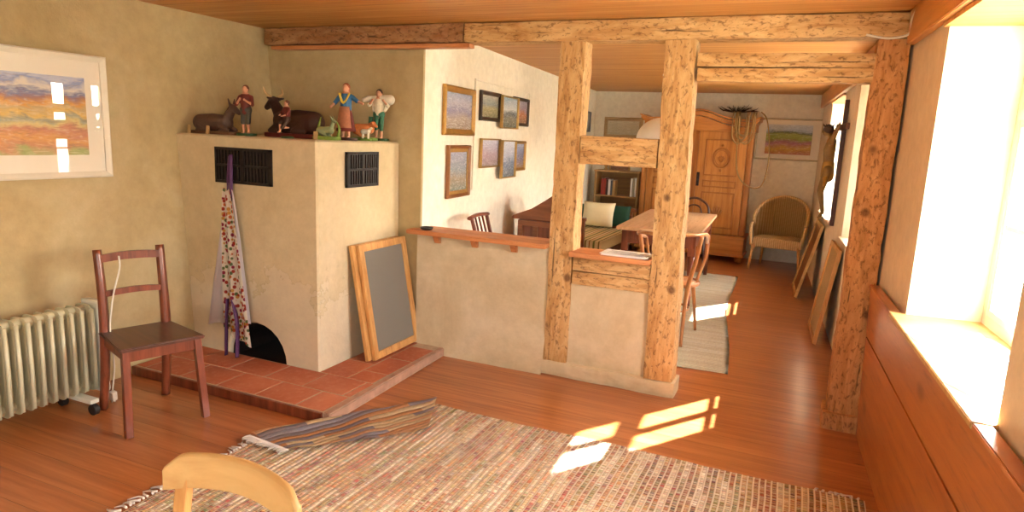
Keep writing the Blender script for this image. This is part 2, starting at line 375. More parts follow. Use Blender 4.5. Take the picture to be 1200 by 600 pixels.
# ------------------------------------------------------------------ objects
def finish(name, bm, mat):
    me = bpy.data.meshes.new(name); bm.normal_update(); bm.to_mesh(me); bm.free()
    for mm in (mat if isinstance(mat, (list, tuple)) else [mat]): me.materials.append(M[mm] if isinstance(mm, str) else mm)
    o = bpy.data.objects.new(name, me); COL.objects.link(o); return o
def tag(o, label=None, cat=None, group=None, kind=None):
    if label: o['label'] = label
    if cat: o['category'] = cat
    if group: o['group'] = group
    if kind: o['kind'] = kind
    return o
def thing(name, label, cat, loc=(0, 0, 0), rz=0, group=None):
    o = bpy.data.objects.new(name, None); COL.objects.link(o); o.empty_display_size = .05
    o.location = loc; o.rotation_euler = (0, 0, rz); o['_m'] = 1; return tag(o, label, cat, group)
def wmat(o): return Matrix.Translation(o.location) @ o.rotation_euler.to_matrix().to_4x4()
def part(name, bm, mat, root, world=False, label=None, kind=None, remesh=0, sub=0):
    top = root
    while top.parent: top = top.parent
    if world: bm.transform(wmat(top).inverted())
    o = finish(name, bm, mat); o.parent = root
    if remesh:
        m = o.modifiers.new('r', 'REMESH'); m.mode = 'VOXEL'; m.voxel_size = remesh; m.use_smooth_shade = True
        s = o.modifiers.new('s', 'SMOOTH'); s.iterations = 3; s.factor = .5
    if sub: m = o.modifiers.new('s', 'SUBSURF'); m.levels = sub; m.render_levels = sub
    return tag(o, label, None, None, kind)
def solo(name, bm, mat, label, cat, group=None, remesh=0, sub=0):
    """a thing that is one mesh, given in world coordinates; origin put at its base"""
    bm.verts.ensure_lookup_table(); xs = [v.co for v in bm.verts]
    c = Vector(((min(v.x for v in xs)+max(v.x for v in xs))/2, (min(v.y for v in xs)+max(v.y for v in xs))/2, min(v.z for v in xs)))
    bm.transform(Matrix.Translation(-c)); o = finish(name, bm, mat); o.location = c
    if remesh:
        m = o.modifiers.new('r', 'REMESH'); m.mode = 'VOXEL'; m.voxel_size = remesh; m.use_smooth_shade = True
    if sub: m = o.modifiers.new('s', 'SUBSURF'); m.levels = sub; m.render_levels = sub
    return tag(o, label, cat, group)
def struct(name, bm, mat, parent=None, label=None):
    o = finish(name, bm, mat)
    if parent: o.parent = parent
    else: o['kind'] = 'structure'
    if label: o['label'] = label
    return o
def copy_tree(o, parent=None):
    c = o.copy(); COL.objects.link(c)
    if parent is not None: c.parent = parent
    for ch in list(o.children): copy_tree(ch, c)
    return c
def grid(bm, fn, nu, nv, uv=False, thick=0):
    V = [[bm.verts.new(fn(i/nu, j/nv)) for j in range(nv+1)] for i in range(nu+1)]
    for i in range(nu):
        for j in range(nv): bm.faces.new((V[i][j], V[i+1][j], V[i+1][j+1], V[i][j+1])).smooth = True
    if thick: bmesh.ops.solidify(bm, geom=list(bm.faces), thickness=thick)
    return V
# =================================================================== SETTING
H = 2.33
b = BM(); bx(b, -4.3, 1.0, -3.0, 10.6, -.1, 0); struct('floor', b, 'floor')
b = BM(); prism(b, [(-4.3, -3.3), (wr(-3.3)+.34, -3.3), (wr(10.6)+.34, 10.6), (-4.3, 10.6)], 'z', H, H+.1); struct('ceiling', b, 'ceil')
b = BM()
def lwall(u, v):
    y = -3+7.3*u; z = 2.34*v
    return (-3.80-.17*v+.008*mn.noise(Vector((y*1.2, z*1.4, 0))), y, z)
V = grid(b, lwall, 60, 24)
o_ = [[b.verts.new((-4.2, -3+7.3*i/60, 2.34*j/24)) for j in (0, 24)] for i in (0, 60)]
b.faces.new((o_[0][0], o_[0][1], o_[1][1], o_[1][0]))
struct('wall_left', b, 'plaster_l')
b = BM(); prism(b, [(-4.1, 4.2), (-2.55, 4.2), (-2.55, 4.225), (-2.75, 4.225), (-2.75, 4.36), (-4.1, 4.36)], 'z', 0, H); struct('wall_partition', b, 'plaster_l')
b = BM(); prism(b, [(-2.552, 4.226), (-3.13, 10.5), (-3.35, 10.5), (-2.8, 4.226)], 'z', 0, H); struct('wall_back_left', b, 'white')
b = BM(); bx(b, -3.4, .6, 10.2, 10.5, 0, H); struct('wall_back', b, 'white')
b = BM(); FILL_WX = [(-1.5, -.2)]  # x-range of an unseen window, added behind the camera for fill light
for (x0, x1) in ((-4.3, -1.5), (-.2, 1.1)): bx(b, x0, x1, -3.3, -3.0, 0, H)
for (x0, x1) in FILL_WX: bx(b, x0, x1, -3.3, -3.0, 0, .9); bx(b, x0, x1, -3.3, -3.0, 2.1, H)
struct('wall_front', b, 'plaster_l')
for k, (x0, x1) in enumerate(FILL_WX):
    b = BM()
    for q in ((x0, x0+.06, .9, 2.1), (x1-.06, x1, .9, 2.1), (x0, x1, .9, .96), (x0, x1, 2.04, 2.1), ((x0+x1)/2-.04, (x0+x1)/2+.04, .9, 2.1), (x0, x1, 1.7, 1.76)): bx(b, q[0], q[1], -3.24, -3.19, q[2], q[3])
    w_ = struct('window_%d' % (k+5), b, 'paint_w')  # added window, out of view, only lets in fill light
    b = BM(); bx(b, x0+.05, x1-.05, -3.217, -3.213, .95, 2.05); struct('pane', b, 'glass', w_)
# right wall with splayed window openings: inner s-range, outer s-range
OP = [(-1.75, -.35, -1.6, -.5), (2.12, 3.42, 2.27, 3.45), (4.75, 6.27, 5.26, 6.01), (7.42, 8.80, 8.05, 8.85)]  # first opening is unseen, added behind the camera to brighten the room
SZ, TZ, TW = .865, 2.155, .342
def RW(s, t): return (wr(s)+t, s)
b = BM()
edges = [(-3.1, -3.1)]+[(o[0], o[2]) for o in OP]+[(10.4, 10.4)]
starts = [(-3.1, -3.1)]+[(o[1], o[3]) for o in OP]
for k in range(5):
    s_in, s_out = starts[k]; e_in, e_out = edges[k+1]
    prism(b, [RW(s_in, 0), RW(e_in, 0), RW(e_out, .32), RW(e_out, TW), RW(s_out, TW), RW(s_out, .32)], 'z', 0, H)
for o in OP:
    prism(b, [RW(o[0], 0), RW(o[1], 0), RW(o[3], .32), RW(o[3], TW), RW(o[2], TW), RW(o[2], .32)], 'z', 0, SZ-.002)
    prism(b, [RW(o[0], 0), RW(o[1], 0), RW(o[3], .32), RW(o[3], TW), RW(o[2], TW), RW(o[2], .32)], 'z', TZ, H)
struct('wall_right', b, 'white_r')
# boarded soffits over the niches + timber lintel boards
for k, o in enumerate(OP):
    b = BM(); prism(b, [RW(o[0]-.02, -.02), RW(o[1]+.02, -.02), RW(o[3], .32), RW(o[2], .32)], 'z', TZ-.022, TZ-.001); struct('trim_%d' % (k+1), b, 'ceil')
for k, (s0, s1) in enumerate(((-3.0, 4.13), (4.35, 10.19))):
    b = BM(); prism(b, [RW(s0, -.045), RW(s1, -.045), RW(s1, -.003), RW(s0, -.003)], 'z', TZ+.0, H-.001, .004); struct('trim_%d' % (k+5), b, 'pine_r')
# windows
def window(idx, s0, s1, panes, hz, sill_in, sill_mat, sil=True):
    t0, t1 = .293, .338
    def fr(a, c, z0, z1, ta=t0, tb=t1): prism(b, [RW(a, ta), RW(c, ta), RW(c, tb), RW(a, tb)], 'z', z0, z1)
    b = BM(); zb, zt = SZ+.015, TZ-.022
    fr(s0, s0+.045, zb, zt); fr(s1-.045, s1, zb, zt); fr(s0, s1, zt-.04, zt); fr(s0, s1, zb, zb+.045)
    w = struct('window_%d' % idx, b, 'paint_w')
    # sashes
    for (a, c) in panes:
        b = BM(); fa, fc = a-.03, c+.03
        for (z0, z1) in hz:
            fr(fa, a, z0-.03, z1+.03, .295, .335); fr(c, fc, z0-.03, z1+.03, .295, .335); fr(a, c, z0-.03, z0, .295, .335); fr(a, c, z1, z1+.03, .295, .335)
        fr(a, c, 1.305, 1.327, .30, .33)
        struct('sash', b, 'paint_w', w)
        g = BM()
        for (z0, z1) in hz: fr_ = prism(g, [RW(a, .313), RW(c, .313), RW(c, .317), RW(a, .317)], 'z', z0, z1)
        struct('pane', g, 'glass', w)
    # transom + mullion fillers
    b = BM()
    fr(s0+.045, s1-.045, hz[0][1]+.03, hz[1][0]-.03, .285, .34)
    cuts = sorted(panes); 
    fr(s0+.045, cuts[0][0]-.03, zb, zt); fr(cuts[-1][1]+.03, s1-.045, zb, zt)
    for (p, q) in zip(cuts, cuts[1:]): fr(p[1]+.03, q[0]-.03, zb, zt)
    fr(s0, s1, zb, hz[0][0]-.03); fr(s0, s1, hz[1][1]+.03, zt)
    struct('mullion', b, 'paint_w', w)
    if sil:
        b = BM(); oh = {1: .065, 2: .025, 3: .02, 4: .065}[idx]
        prism(b, [RW(sill_in[0], -oh), RW(sill_in[1], -oh), RW(sill_in[1], max(0, -oh)+.001), RW(s1, .30), RW(s0, .30), RW(sill_in[0], max(0, -oh)+.001)], 'z', SZ, SZ+.022, .003); struct('window_sill', b, sill_mat, w)
HZ = [(.96, 1.725), (1.825, 2.06)]
window(1, 2.27, 3.45, [(2.36, 2.82), (2.91, 3.37)], HZ, (2.10, 3.44), 'pale')
window(2, 5.26, 6.01, [(5.345, 5.61), (5.66, 5.925)], [(.96, 1.745), (1.845, 2.10)], (4.75, 6.27), 'white_r')
window(3, 8.05, 8.85, [(8.18, 8.76)], HZ, (7.40, 8.82), 'white_r')
window(4, -1.6, -.5, [(-1.5, -1.08), (-1.02, -.6)], HZ, (-1.77, -.33), 'pale')  # invented window behind the camera, there for its fill light
# wainscot under the front window
def wpt(s, z): return wr(s)-.05+.045*0-.0*z
b = BM()
def wains(bm, z0, z1, o0, o1):
    for (s0, s1) in ((-2.9, 4.12),):
        A = [(wr(s0)-o0-.0, s0, z0), (wr(s1)-o0, s1, z0), (wr(s1)-o1, s1, z1), (wr(s0)-o1, s0, z1)]
        B = [(wr(s0)-.004, s0, z0), (wr(s1)-.004, s1, z0), (wr(s1)-.004, s1, z1), (wr(s0)-.004, s0, z1)]
        va = [bm.verts.new(p) for p in A]; vb = [bm.verts.new(p) for p in B]
        for q in range(4): bm.faces.new((va[q], va[(q+1) % 4], vb[(q+1) % 4], vb[q]))
        bm.faces.new(va); bm.faces.new(list(reversed(vb)))
    bmesh.ops.recalc_face_normals(bm, faces=bm.faces)
wains(b, 0, .585, .02, .040); wains(b, .597, .864, .041, .050); wains(b, .5, .7, .018, .018)
struct('trim_7', b, 'pine')
b = BM()
for (s0, s1) in ((-.33, 2.10), (3.44, 4.10)): prism(b, [RW(s0, -.062), RW(s1, -.062), RW(s1, -.012), RW(s0, -.012)], 'z', .8655, .885, .003)
struct('trim_8', b, 'pine')
# =================================================================== TIMBER PARTITION
def timber(name, p0, p1, w, d, mat, label, cat, seed, up=(0, 1, 0), amp=.006, parts=()):
    b = BM(); rough_timber(b, p0, p1, w, d, seed, amp, up); return solo(name, b, mat, label, cat)
timber('timber_post', (-1.44, 4.235, 0.09), (-1.44, 4.235, 2.20), .17, .16, 'hewn', 'rough-hewn pale timber post nearest the white parapet, left end of the short rails', 'post', 1)
timber('timber_post', (-.735, 4.235, 0.10), (-.77, 4.235, 2.20), .185, .17, 'hewn', 'broad rough-hewn pale timber post with a long crack, middle of the partition', 'post', 2)
timber('timber_post', (.335, 4.25, 0.10), (.34, 4.25, 2.19), .165, .18, 'hewnr', 'reddish rough-hewn timber post standing against the window wall', 'post', 3, amp=.008)
b = BM(); rough_timber(b, (.335, 4.24, 0), (.335, 4.24, .10), .21, .22, 4, .004, (0, 1, 0), .04)
solo('post_plinth', b, 'hewnr', 'squat wooden block under the post by the window wall', 'plinth')
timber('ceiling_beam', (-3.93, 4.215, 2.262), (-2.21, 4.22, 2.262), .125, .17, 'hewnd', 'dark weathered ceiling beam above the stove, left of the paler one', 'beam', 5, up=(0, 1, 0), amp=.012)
timber('ceiling_beam', (-2.20, 4.22, 2.262), (.42, 4.235, 2.262), .125, .17, 'hewnx', 'long pale hewn beam under the ceiling above the timber posts', 'beam', 15, up=(0, 1, 0))
b = BM(); bx(b, -3.85, -2.15, 4.115, 4.195, 2.165, 2.192, .004); solo('batten', b, 'pinex', 'thin wooden batten under the left half of the ceiling beam', 'batten')
timber('lintel_beam', (-.665, 4.225, 2.088), (.262, 4.225, 2.083), .078, .13, 'hewnx', 'upper of the two stacked beams spanning the doorway', 'beam', 6, amp=.004)
timber('lintel_beam', (-.66, 4.225, 2.003), (.262, 4.225, 2.003), .078, .13, 'hewnx', 'lower of the two stacked beams spanning the doorway, below a dark gap', 'beam', 7, amp=.004)
timber('rail_beam', (-1.35, 4.225, 1.532), (-.855, 4.225, 1.53), .18, .13, 'hewnx', 'short thick timber rail between the two middle posts at eye height', 'beam', 8, amp=.005)
timber('rail_beam', (-1.35, 4.225, .79), (-.84, 4.225, .785), .088, .13, 'hewnx', 'short timber rail right under the red sill board', 'beam', 9, amp=.004)
timber('rail_beam', (-1.35, 4.225, .695), (-.84, 4.225, .695), .088, .13, 'hewnx', 'short timber rail resting on the small plaster panel', 'beam', 10, amp=.004)
b = BM(); rough_timber(b, (-1.55, 4.232, .05), (-.625, 4.232, .05), .10, .19, 11, .005)
solo('sill_beam', b, 'plaster_p', 'whitewashed low timber at floor level under the two middle posts', 'beam')
b = BM(); bx(b, -1.36, -.83, 4.175, 4.29, .095, .652); struct('wall_infill', b, 'plaster_p')
b = BM()
def parap(u, v):
    return (-2.549+1.03*u, 4.165-.05*max(0, 1-v*2.2)**2+.004*mn.noise(Vector((u*6, v*6, 2))), .872*v)
grid(b, parap, 24, 18)
bx(b, -2.549, -1.52, 4.20, 4.31, 0, .872); struct('wall_parapet', b, 'plaster_p')
b = BM()
prism(b, [(-2.60, 4.09), (-1.525, 4.085), (-1.525, 4.36), (-2.545, 4.36), (-2.545, 4.195), (-2.60, 4.195)], 'z', .874, .906, .004)
pb = thing('parapet_board', 'reddish pine board capping the low plaster wall left of the posts', 'board', (-2.06, 4.22, .874))
part('board', b, 'pinex', pb, True)
for x in (-2.37, -2.07, -1.77):
    b = BM(); prism(b, [(4.105, .874), (4.16, .874), (4.16, .82), (4.14, .82)], 'x', x-.02, x+.02); part('bracket', b, 'pinex', pb, True)
b = BM(); bx(b, -1.365, -.835, 4.10, 4.34, .842, .874, .004)
solo('sill_board', b, 'pinex', 'red pine board capping the small panel between the two middle posts', 'board')
b = BM(); lathe(b, [(0, 0), (.035, 0), (.045, .008), (.047, .018), (.041, .018), (.036, .010), (0, .009)], (-2.47, 4.16, .907), 20)
solo('small_dish', b, 'rubber', 'small round black dish at the left end of the parapet board', 'dish')
mg = thing('magazine', 'open white magazine lying on the red sill board between the posts', 'magazine', (-1.02, 4.22, .8745))
b = BM()
for k, (dx, dz) in enumerate(((0, 0), (.012, .004), (-.008, .008))):
    bx(b, -1.16+dx, -.87+dx, 4.13, 4.32, .8747+dz, .8782+dz)
part('pages', b, 'paper', mg, True)
b = BM(); bx(b, -1.13, -.90, 4.17, 4.175, .8868, .8872); bx(b, -1.13, -.90, 4.21, 4.216, .8868, .8872); bx(b, -1.12, -.95, 4.25, 4.257, .8868, .8872); part('print', b, 'slate', mg, True, 'grey print bands')
# cable on the beam
b = BM(); tube(b, [(.20, 4.105, 2.205), (.30, 4.10, 2.185), (.375, 4.10, 2.195), (.40, 4.08, 2.215), (.395, 4.05, 2.26), (.40, 4.03, 2.29), (.41, 3.98, 2.325)], .006, 8, 5)
solo('cable', b, 'cordw', 'thin white cable running round the end of the ceiling beam', 'cable')
# =================================================================== STOVE
st = thing('masonry_stove', 'big plastered masonry stove with a low arched opening', 'stove', (-3.3, 3.75, 0))
ol = [(-3.95, 0), (-3.50, 0)]
for k in range(13):
    a = PI-PI*k/12; ol.append((-3.25+.25*math.cos(a), .04+.255*math.sin(a)))
ol += [(-3.0, 0), (-2.72, 0), (-2.735, 1.52), (-3.95, 1.52)]
b = BM()
prism(b, ol, 'y', 3.29, 4.198)
part('body', b, 'plaster_s', st, True).modifiers.new('bv', 'BEVEL').width = .012
b = BM(); bx(b, -3.52, -2.98, 3.84, 3.859, 0, .32); bx(b, -3.49, -3.01, 3.292, 3.85, .002, .03); 
arc = [(-3.25+.246*math.cos(PI-PI*k/16), .04+.251*math.sin(PI-PI*k/16)) for k in range(17)]
arc = [(-3.496, 0)]+arc+[(-3.004, 0)]; arc2 = [(-3.25+(x+3.25)*.97, z*.97) for x, z in arc]
prism(b, arc+list(reversed(arc2)), 'y', 3.33, 3.84)
part('fire_hole', b, 'soot', st, True, 'sooty black inside of the arch')
def grille(u0, u1, z0, z1, face, pos, n, cut):
    g = BM()
    def B(bm, a0, a1, c0, c1, d0, d1):
        if face == 'y': bx(bm, a0, a1, pos-d1, pos-d0, c0, c1)
        else: bx(bm, pos+d0, pos+d1, a0, a1, c0, c1)
    B(g, u0, u1, z0, z1, 0, .006)
    for q in ((u0, u1, z0, z0+.018), (u0, u1, z1-.018, z1), (u0, u0+.018, z0, z1), (u1-.018, u1, z0, z1), ((u0+u1)/2-.012, (u0+u1)/2+.012, z0, z1), (u0, u1, (z0+z1)/2-.007, (z0+z1)/2+.007)): B(g, *q, .006, .02)
    o = part('vent_grille', g, 'iron', st, True, 'black cast-iron vent grille')
    for k in range(n):
        s = BM(); u = u0+.03+(u1-u0-.06)*k/(n-1); B(s, u-.006, u+.006, z0+.015, z1-.015, .006, .016)
        part('slat', s, 'iron', o, True)
grille(-3.55, -3.08, 1.215, 1.445, 'y', 3.29, 16, 0)
grille(3.555, 3.90, 1.22, 1.45, 'x', -2.727, 12, 0)
# hearth
hb = thing('tiled_hearth', 'low terracotta tile platform around the foot of the stove', 'hearth', (-3.0, 3.2, 0))
b = BM(); prism(b, [(-3.78, 2.79), (-2.24, 2.79), (-2.28, 4.12), (-2.716, 4.16), (-2.716, 3.287), (-3.78, 3.287)], 'z', 0, .0565); part('slab', b, 'grout', hb, True)
b = BM(); rr = random.Random(3)
def tl(x0, x1, y0, y1):
    d = rr.uniform(0, .003); bx(b, x0+.006, x1-.006, y0+.006, y1-.006, .05, .0575+d, .002)
x = -3.93; row = 0
ys = [2.80, 3.04, 3.285]
for r in range(2):
    x = -3.99 + (.14 if r else 0)
    while x < -2.31:
        x2 = min(x+.30, -2.295)
        if x2-x > .04 and x2 > -3.72: tl(max(x, -3.78), x2, ys[r], ys[r+1])
        x += .30
y = 3.285
k = 0
while y < 4.1:
    y2 = min(y+.29, 4.14); tl(-2.715, -2.50, y, y2)
    yy = y-.12; tl(-2.50, -2.31, max(3.285, yy), min(yy+.29, 4.12)); y += .29
part('tiles', b, 'tile', hb, True)
b = BM(); prism(b, [(-2.285, 2.785), (-2.235, 2.785), (-2.275, 4.12), (-2.315, 4.12)], 'z', 0, .062, .006); part('kerb', b, 'kerb', hb, True, 'pale worn stone edging')
b = BM(); bx(b, -3.78, -2.29, 2.775, 2.795, 0, .058, .004); part('front_edge', b, 'cherry', hb, True, 'dark wooden front edge')
# =================================================================== APRON
ap = thing('apron', 'floral apron with white lining hanging from the stove vent by purple straps', 'apron', (-3.38, 3.2, .1))
b = BM(); tube(b, [(-3.415, 3.262, 1.39), (-3.42, 3.25, 1.25), (-3.425, 3.255, 1.10)], .012, 8, 4, .35); tube(b, [(-3.40, 3.262, 1.40), (-3.392, 3.25, 1.25), (-3.40, 3.255, 1.10)], .012, 8, 4, .35); part('neck_strap', b, 'purple', ap, True, 'purple neck strap')
def drape(xc, w0, w1, z0, z1, y0, amp, nf, ph, lean=0, hem=0):
    bb = BM()
    def f(u, v):
        w = w0+(w1-w0)*v**.8
        return (xc+lean*v+(u-.5)*w, y0-.012-amp*(.3+.7*v)*(1+math.sin(u*nf*PI+ph+v))/1.0, z0+(z1-z0)*v+hem*(u-.5)*v+.01*math.sin(u*9))
    grid(bb, f, 36, 30, thick=.003); return bb
part('white_cloth', drape(-3.405, .04, .36, 1.17, .27, 3.268, .014, 5, 0, -.03, .05), 'cloth', ap, True, 'white cotton lining cloth')
part('floral_panel', drape(-3.40, .06, .24, 1.18, .20, 3.234, .016, 4, 2, .075, -.10), 'floral', ap, True, 'cotton panel with red flowers')
for (x0, x1) in ((-3.405, -3.41), (-3.36, -3.315)):
    b = BM(); tube(b, [(x0, 3.205, .46), (x1, 3.195, .3), (x1-.005, 3.19, .075)], .015, 8, 4, .3); part('ribbon', b, 'purple', ap, True, 'purple tie ribbon')
# =================================================================== LEANING SCREENS
def screen(label, yo, xo, mesh):
    y0, y1 = 3.61+yo, 4.17+yo; zb = .063
    r = thing('screen_frame', label, 'window screen', (-2.57+xo, (y0+y1)/2, zb))
    # slab coords: u along y, w up the slope
    top = Vector((-2.705+xo, 0, .84)); bot = Vector((-2.562+xo, 0, zb)); dirv = (top-bot); ln = dirv.length; dirv.normalize()
    nrm = Vector((dirv.z, 0, -dirv.x))
    def bar(u0, u1, w0, w1, t0=-.013, t1=.013, bm=None, bev=.003):
        bb = BM() if bm is None else bm; t = BM(); bx(t, u0, u1, t0, t1, w0, w1, bev)
        mt = Matrix(((0, nrm.x, dirv.x, bot.x), (1, nrm.y, dirv.y, 0), (0, nrm.z, dirv.z, bot.z), (0, 0, 0, 1)))
        join(bb, t, mt); return bb
    part('stile', bar(y0, y0+.05, .005, ln), 'palez', r, True); part('stile', bar(y1-.05, y1, .005, ln), 'palez', r, True)
    part('rail', bar(y0+.05, y1-.05, .005, .055), 'palez', r, True); part('rail', bar(y0+.05, y1-.05, ln-.05, ln), 'palez', r, True)
    if mesh: part('mesh_panel', bar(y0+.05, y1-.05, .055, ln-.05, -.002, .002, None, 0), 'gauze', r, True, 'grey wire gauze')
screen('front pine fly screen with grey gauze leaning on the stove side', 0, .034, True)
screen('second pine fly screen leaning behind the front one against the stove', -.035, 0.002, True)
# =================================================================== FIGURES ON THE STOVE
SH = 1.522
def base(b, x0, x1, y0, y1, h=.018):
    n = 18; c = ((x0+x1)/2, (y0+y1)/2); pts = []
    for k in range(n):
        a = 2*PI*k/n; pts.append((c[0]+(x1-x0)/2*math.copysign(abs(math.cos(a))**.6, math.cos(a)), c[1]+(y1-y0)/2*math.copysign(abs(math.sin(a))**.6, math.sin(a))))
    prism(b, pts, 'z', 0, h, .003)
def fig(name, label, cat, loc, rz=0): return thing(name, label, cat, (loc[0], loc[1], SH), rz)
def quad_lying(r, s, mat, ears, horn=False, leg='donk'):
    b = BM()
    cap(b, (-.13*s, 0, .075*s), (-.02*s, 0, .078*s), .055*s, .058*s); cap(b, (-.02*s, 0, .078*s), (.09*s, 0, .08*s), .058*s, .05*s)
    cap(b, (.10*s, 0, .10*s), (.155*s, 0, .165*s), .036*s, .024*s)
    cap(b, (.16*s, 0, .175*s), (.21*s, 0, .145*s), .025*s, .015*s)
    for sd in (-1, 1):
        cap(b, (-.11*s, .03*s*sd, .06*s), (-.04*s, .05*s*sd, .03*s), .03*s, .013*s); cap(b, (-.04*s, .05*s*sd, .03*s), (-.12*s, .05*s*sd, .025*s), .012*s, .010*s)
        cap(b, (.08*s, .03*s*sd, .06*s), (.14*s, .04*s*sd, .03*s), .022*s, .012*s); cap(b, (.14*s, .04*s*sd, .03*s), (.08*s, .045*s*sd, .024*s), .012*s, .010*s)
        if ears: cap(b, (.15*s, .014*s*sd, .19*s), (.145*s, .028*s*sd, .235*s), .010*s, .005*s)
        else: cap(b, (.15*s, .02*s*sd, .185*s), (.145*s, .05*s*sd, .19*s), .010*s, .005*s)
    cap(b, (-.18*s, 0, .09*s), (-.20*s, .02*s, .03*s), .008*s, .006*s)
    part('body', b, mat, r, remesh=.005*max(1, s))
    if horn:
        for sd in (-1, 1):
            h = BM(); tube(h, [(.155*s, .02*s*sd, .195*s), (.155*s, .05*s*sd, .21*s), (.165*s, .055*s*sd, .24*s)], [.008*s, .006*s, .002*s], 8, 4); part('horn', h, 'tan', r)
    else:
        h = BM(); tube(h, [(.145*s, 0, .20*s), (.12*s, 0, .165*s), (.08*s, 0, .13*s)], [.008*s, .014*s, .008*s], 8, 4, .5); part('mane', h, 'dbrown', r)
    b = BM(); base(b, -.21*s, .2*s, -.065*s, .065*s, .02*s); part('base', b, 'brown' if not horn else 'dkred', r)
    for xx in (-.17, 0):
        b = BM(); prism(b, [(-.075*s, 0), (-.065*s, 0), (-.062*s, .05*s), (-.068*s, .055*s)], 'x', xx*s-.012, xx*s+.012); part('support', b, 'tan', r)
p = at(250, 158, y=3.38)
quad_lying(fig('donkey_figure', 'grey-brown carved donkey lying at the left end of the stove top', 'figurine', (-3.67, 3.40)), 1.0, 'donk', True)
quad_lying(fig('ox_figure', 'large dark brown carved ox lying in the middle of the stove top', 'figurine', (-3.15, 3.58), PI-.15), 1.35, 'ox', False, True)
def person(r, h, pose, cols, female=False, hat=None):
    """painted carved figure, h tall; cols: upper, lower, hair"""
    s = h; b = BM(); arms = pose['arms']
    cap(b, (0, 0, .52*s), (0, 0, .78*s), .085*s, .095*s)
    cap(b, (-.07*s, 0, .77*s), (.07*s, 0, .77*s), .055*s)
    cap(b, (0, 0, .80*s), (0, -.005*s, .87*s), .035*s)
    ball(b, (0, -.01*s, .925*s), .066*s, (.88, 1, 1.12)); ball(b, (0, -.078*s, .915*s), .012*s)
    for sx in (-1, 1): ball(b, (sx*.06*s, -.005*s, .92*s), .013*s)
    for sx in (-1, 1):
        hip = (sx*.045*s, 0, .5*s)
        if pose.get('kneel'):
            kn = (sx*.05*s, -.17*s, .40*s if sx < 0 else .28*s); ft = (sx*.05*s, .02*s, .28*s) if sx > 0 else (sx*.05*s, -.18*s, .16*s)
        else: kn = (sx*.05*s, -.02*s, .27*s); ft = (sx*.055*s, 0, .06*s)
        cap(b, hip, kn, .055*s, .042*s); cap(b, kn, ft, .040*s, .026*s); cap(b, ft, (ft[0], ft[1]-.07*s, ft[2]-.01*s), .026*s, .02*s)
    for sx, (el, ha) in zip((-1, 1), arms):
        sh = (sx*.12*s, 0, .77*s); el = [q*s for q in el]; ha = [q*s for q in ha]
        cap(b, sh, el, .036*s, .028*s); cap(b, el, ha, .027*s, .02*s); ball(b, ha, .026*s)
    part('body', b, 'skin', r, remesh=.0045)
    # clothes
    c = BM(); cap(c, (0, 0, .50*s), (0, 0, .76*s), .097*s, .107*s); cap(c, (-.07*s, 0, .77*s), (.07*s, 0, .77*s), .064*s)
    for sx, (el, ha) in zip((-1, 1), arms): cap(c, (sx*.12*s, 0, .77*s), [q*s for q in el], .046*s, .038*s)
    part('shirt', c, cols[0], r, remesh=.0045)
    if female:
        c = BM(); lathe(c, [(.09*s, .56*s), (.12*s, .45*s), (.15*s, .30*s), (.18*s, .16*s), (.0, .16*s)], (0, 0, 0), 20); part('skirt', c, cols[1], r)
        c = BM()
        def af(u, v): 
            a = -PI/2+(u-.5)*1.9; R = (.11+.075*v)*s; return (R*math.cos(a), R*math.sin(a), (.60-.38*v)*s)
        grid(c, af, 12, 8, thick=.003); part('apron', c, cols[3], r)
        c = BM(); tube(c, [(-.09*s, -.06*s, .83*s), (0, -.115*s, .66*s), (.09*s, -.06*s, .83*s)], .035*s, 8, 5, .5); part('shawl', c, 'yel', r)
    else:
        c = BM()
        for sx in (-1, 1):
            if pose.get('kneel'): kn = (sx*.05*s, -.17*s, .40*s if sx < 0 else .28*s)
            else: kn = (sx*.05*s, -.02*s, .27*s)
            cap(c, (sx*.045*s, 0, .5*s), kn, .068*s, .055*s)
        cap(c, (-.03*s, 0, .52*s), (.03*s, 0, .52*s), .095*s); part('trousers', c, cols[1], r, remesh=.0045)
    c = BM(); ball(c, (0, .016*s, .945*s), .072*s, (.95, .95, 1.05)); 
    if female: ball(c, (0, .05*s, .88*s), .05*s)
    part('hair', c, cols[2], r)
    if hat:
        c = BM(); lathe(c, [(.0, 1.05*s), (.05*s, 1.045*s), (.06*s, .985*s), (.12*s, .975*s), (.12*s, .968*s), (0, .968*s)], (0, 0, 0), 18); part('hat', c, hat, r)
    b = BM(); base(b, -.2*s, .2*s, -.12*s, .14*s, .05*s); part('base', b, pose.get('base', 'dgrn'), r)
# flute player, kneeling herdsman, woman with apron, shepherd with lamb
person(fig('shepherd_figure', 'carved shepherd in red shirt playing a pipe beside the donkey', 'figurine', (-3.40, 3.40), .3), .32,
       dict(arms=(((-.17, -.06, .62), (-.05, -.13, .74)), ((.17, -.06, .62), (.04, -.14, .72)))), ('dkred', 'greyd', 'hair'))
person(fig('kneeling_figure', 'carved kneeling herdsman in red in front of the ox', 'figurine', (-3.02, 3.355), -.3), .23,
       dict(kneel=1, arms=(((-.16, -.10, .62), (-.05, -.20, .60)), ((.16, -.10, .62), (.06, -.20, .58)))), ('dkred', 'dbrown', 'hair'))
person(fig('woman_figure', 'carved woman in blue sleeves, yellow shawl and orange apron', 'figurine', (-2.80, 3.66), .25), .36,
       dict(arms=(((-.20, -.03, .66), (-.24, -.12, .58)), ((.22, -.02, .70), (.34, -.06, .66))), base='dbrown'), ('blue', 'dkred', 'rust', 'salmon'), True)
r = fig('shepherd_with_lamb', 'carved man in green trousers carrying a white sheep on his shoulders', 'figurine', (-2.80, 4.03), .25)
person(r, .35, dict(arms=(((-.19, -.05, .70), (-.10, -.10, .80)), ((.19, -.05, .70), (.12, -.10, .80)))), ('cream2', 'teal', 'dbrown'))
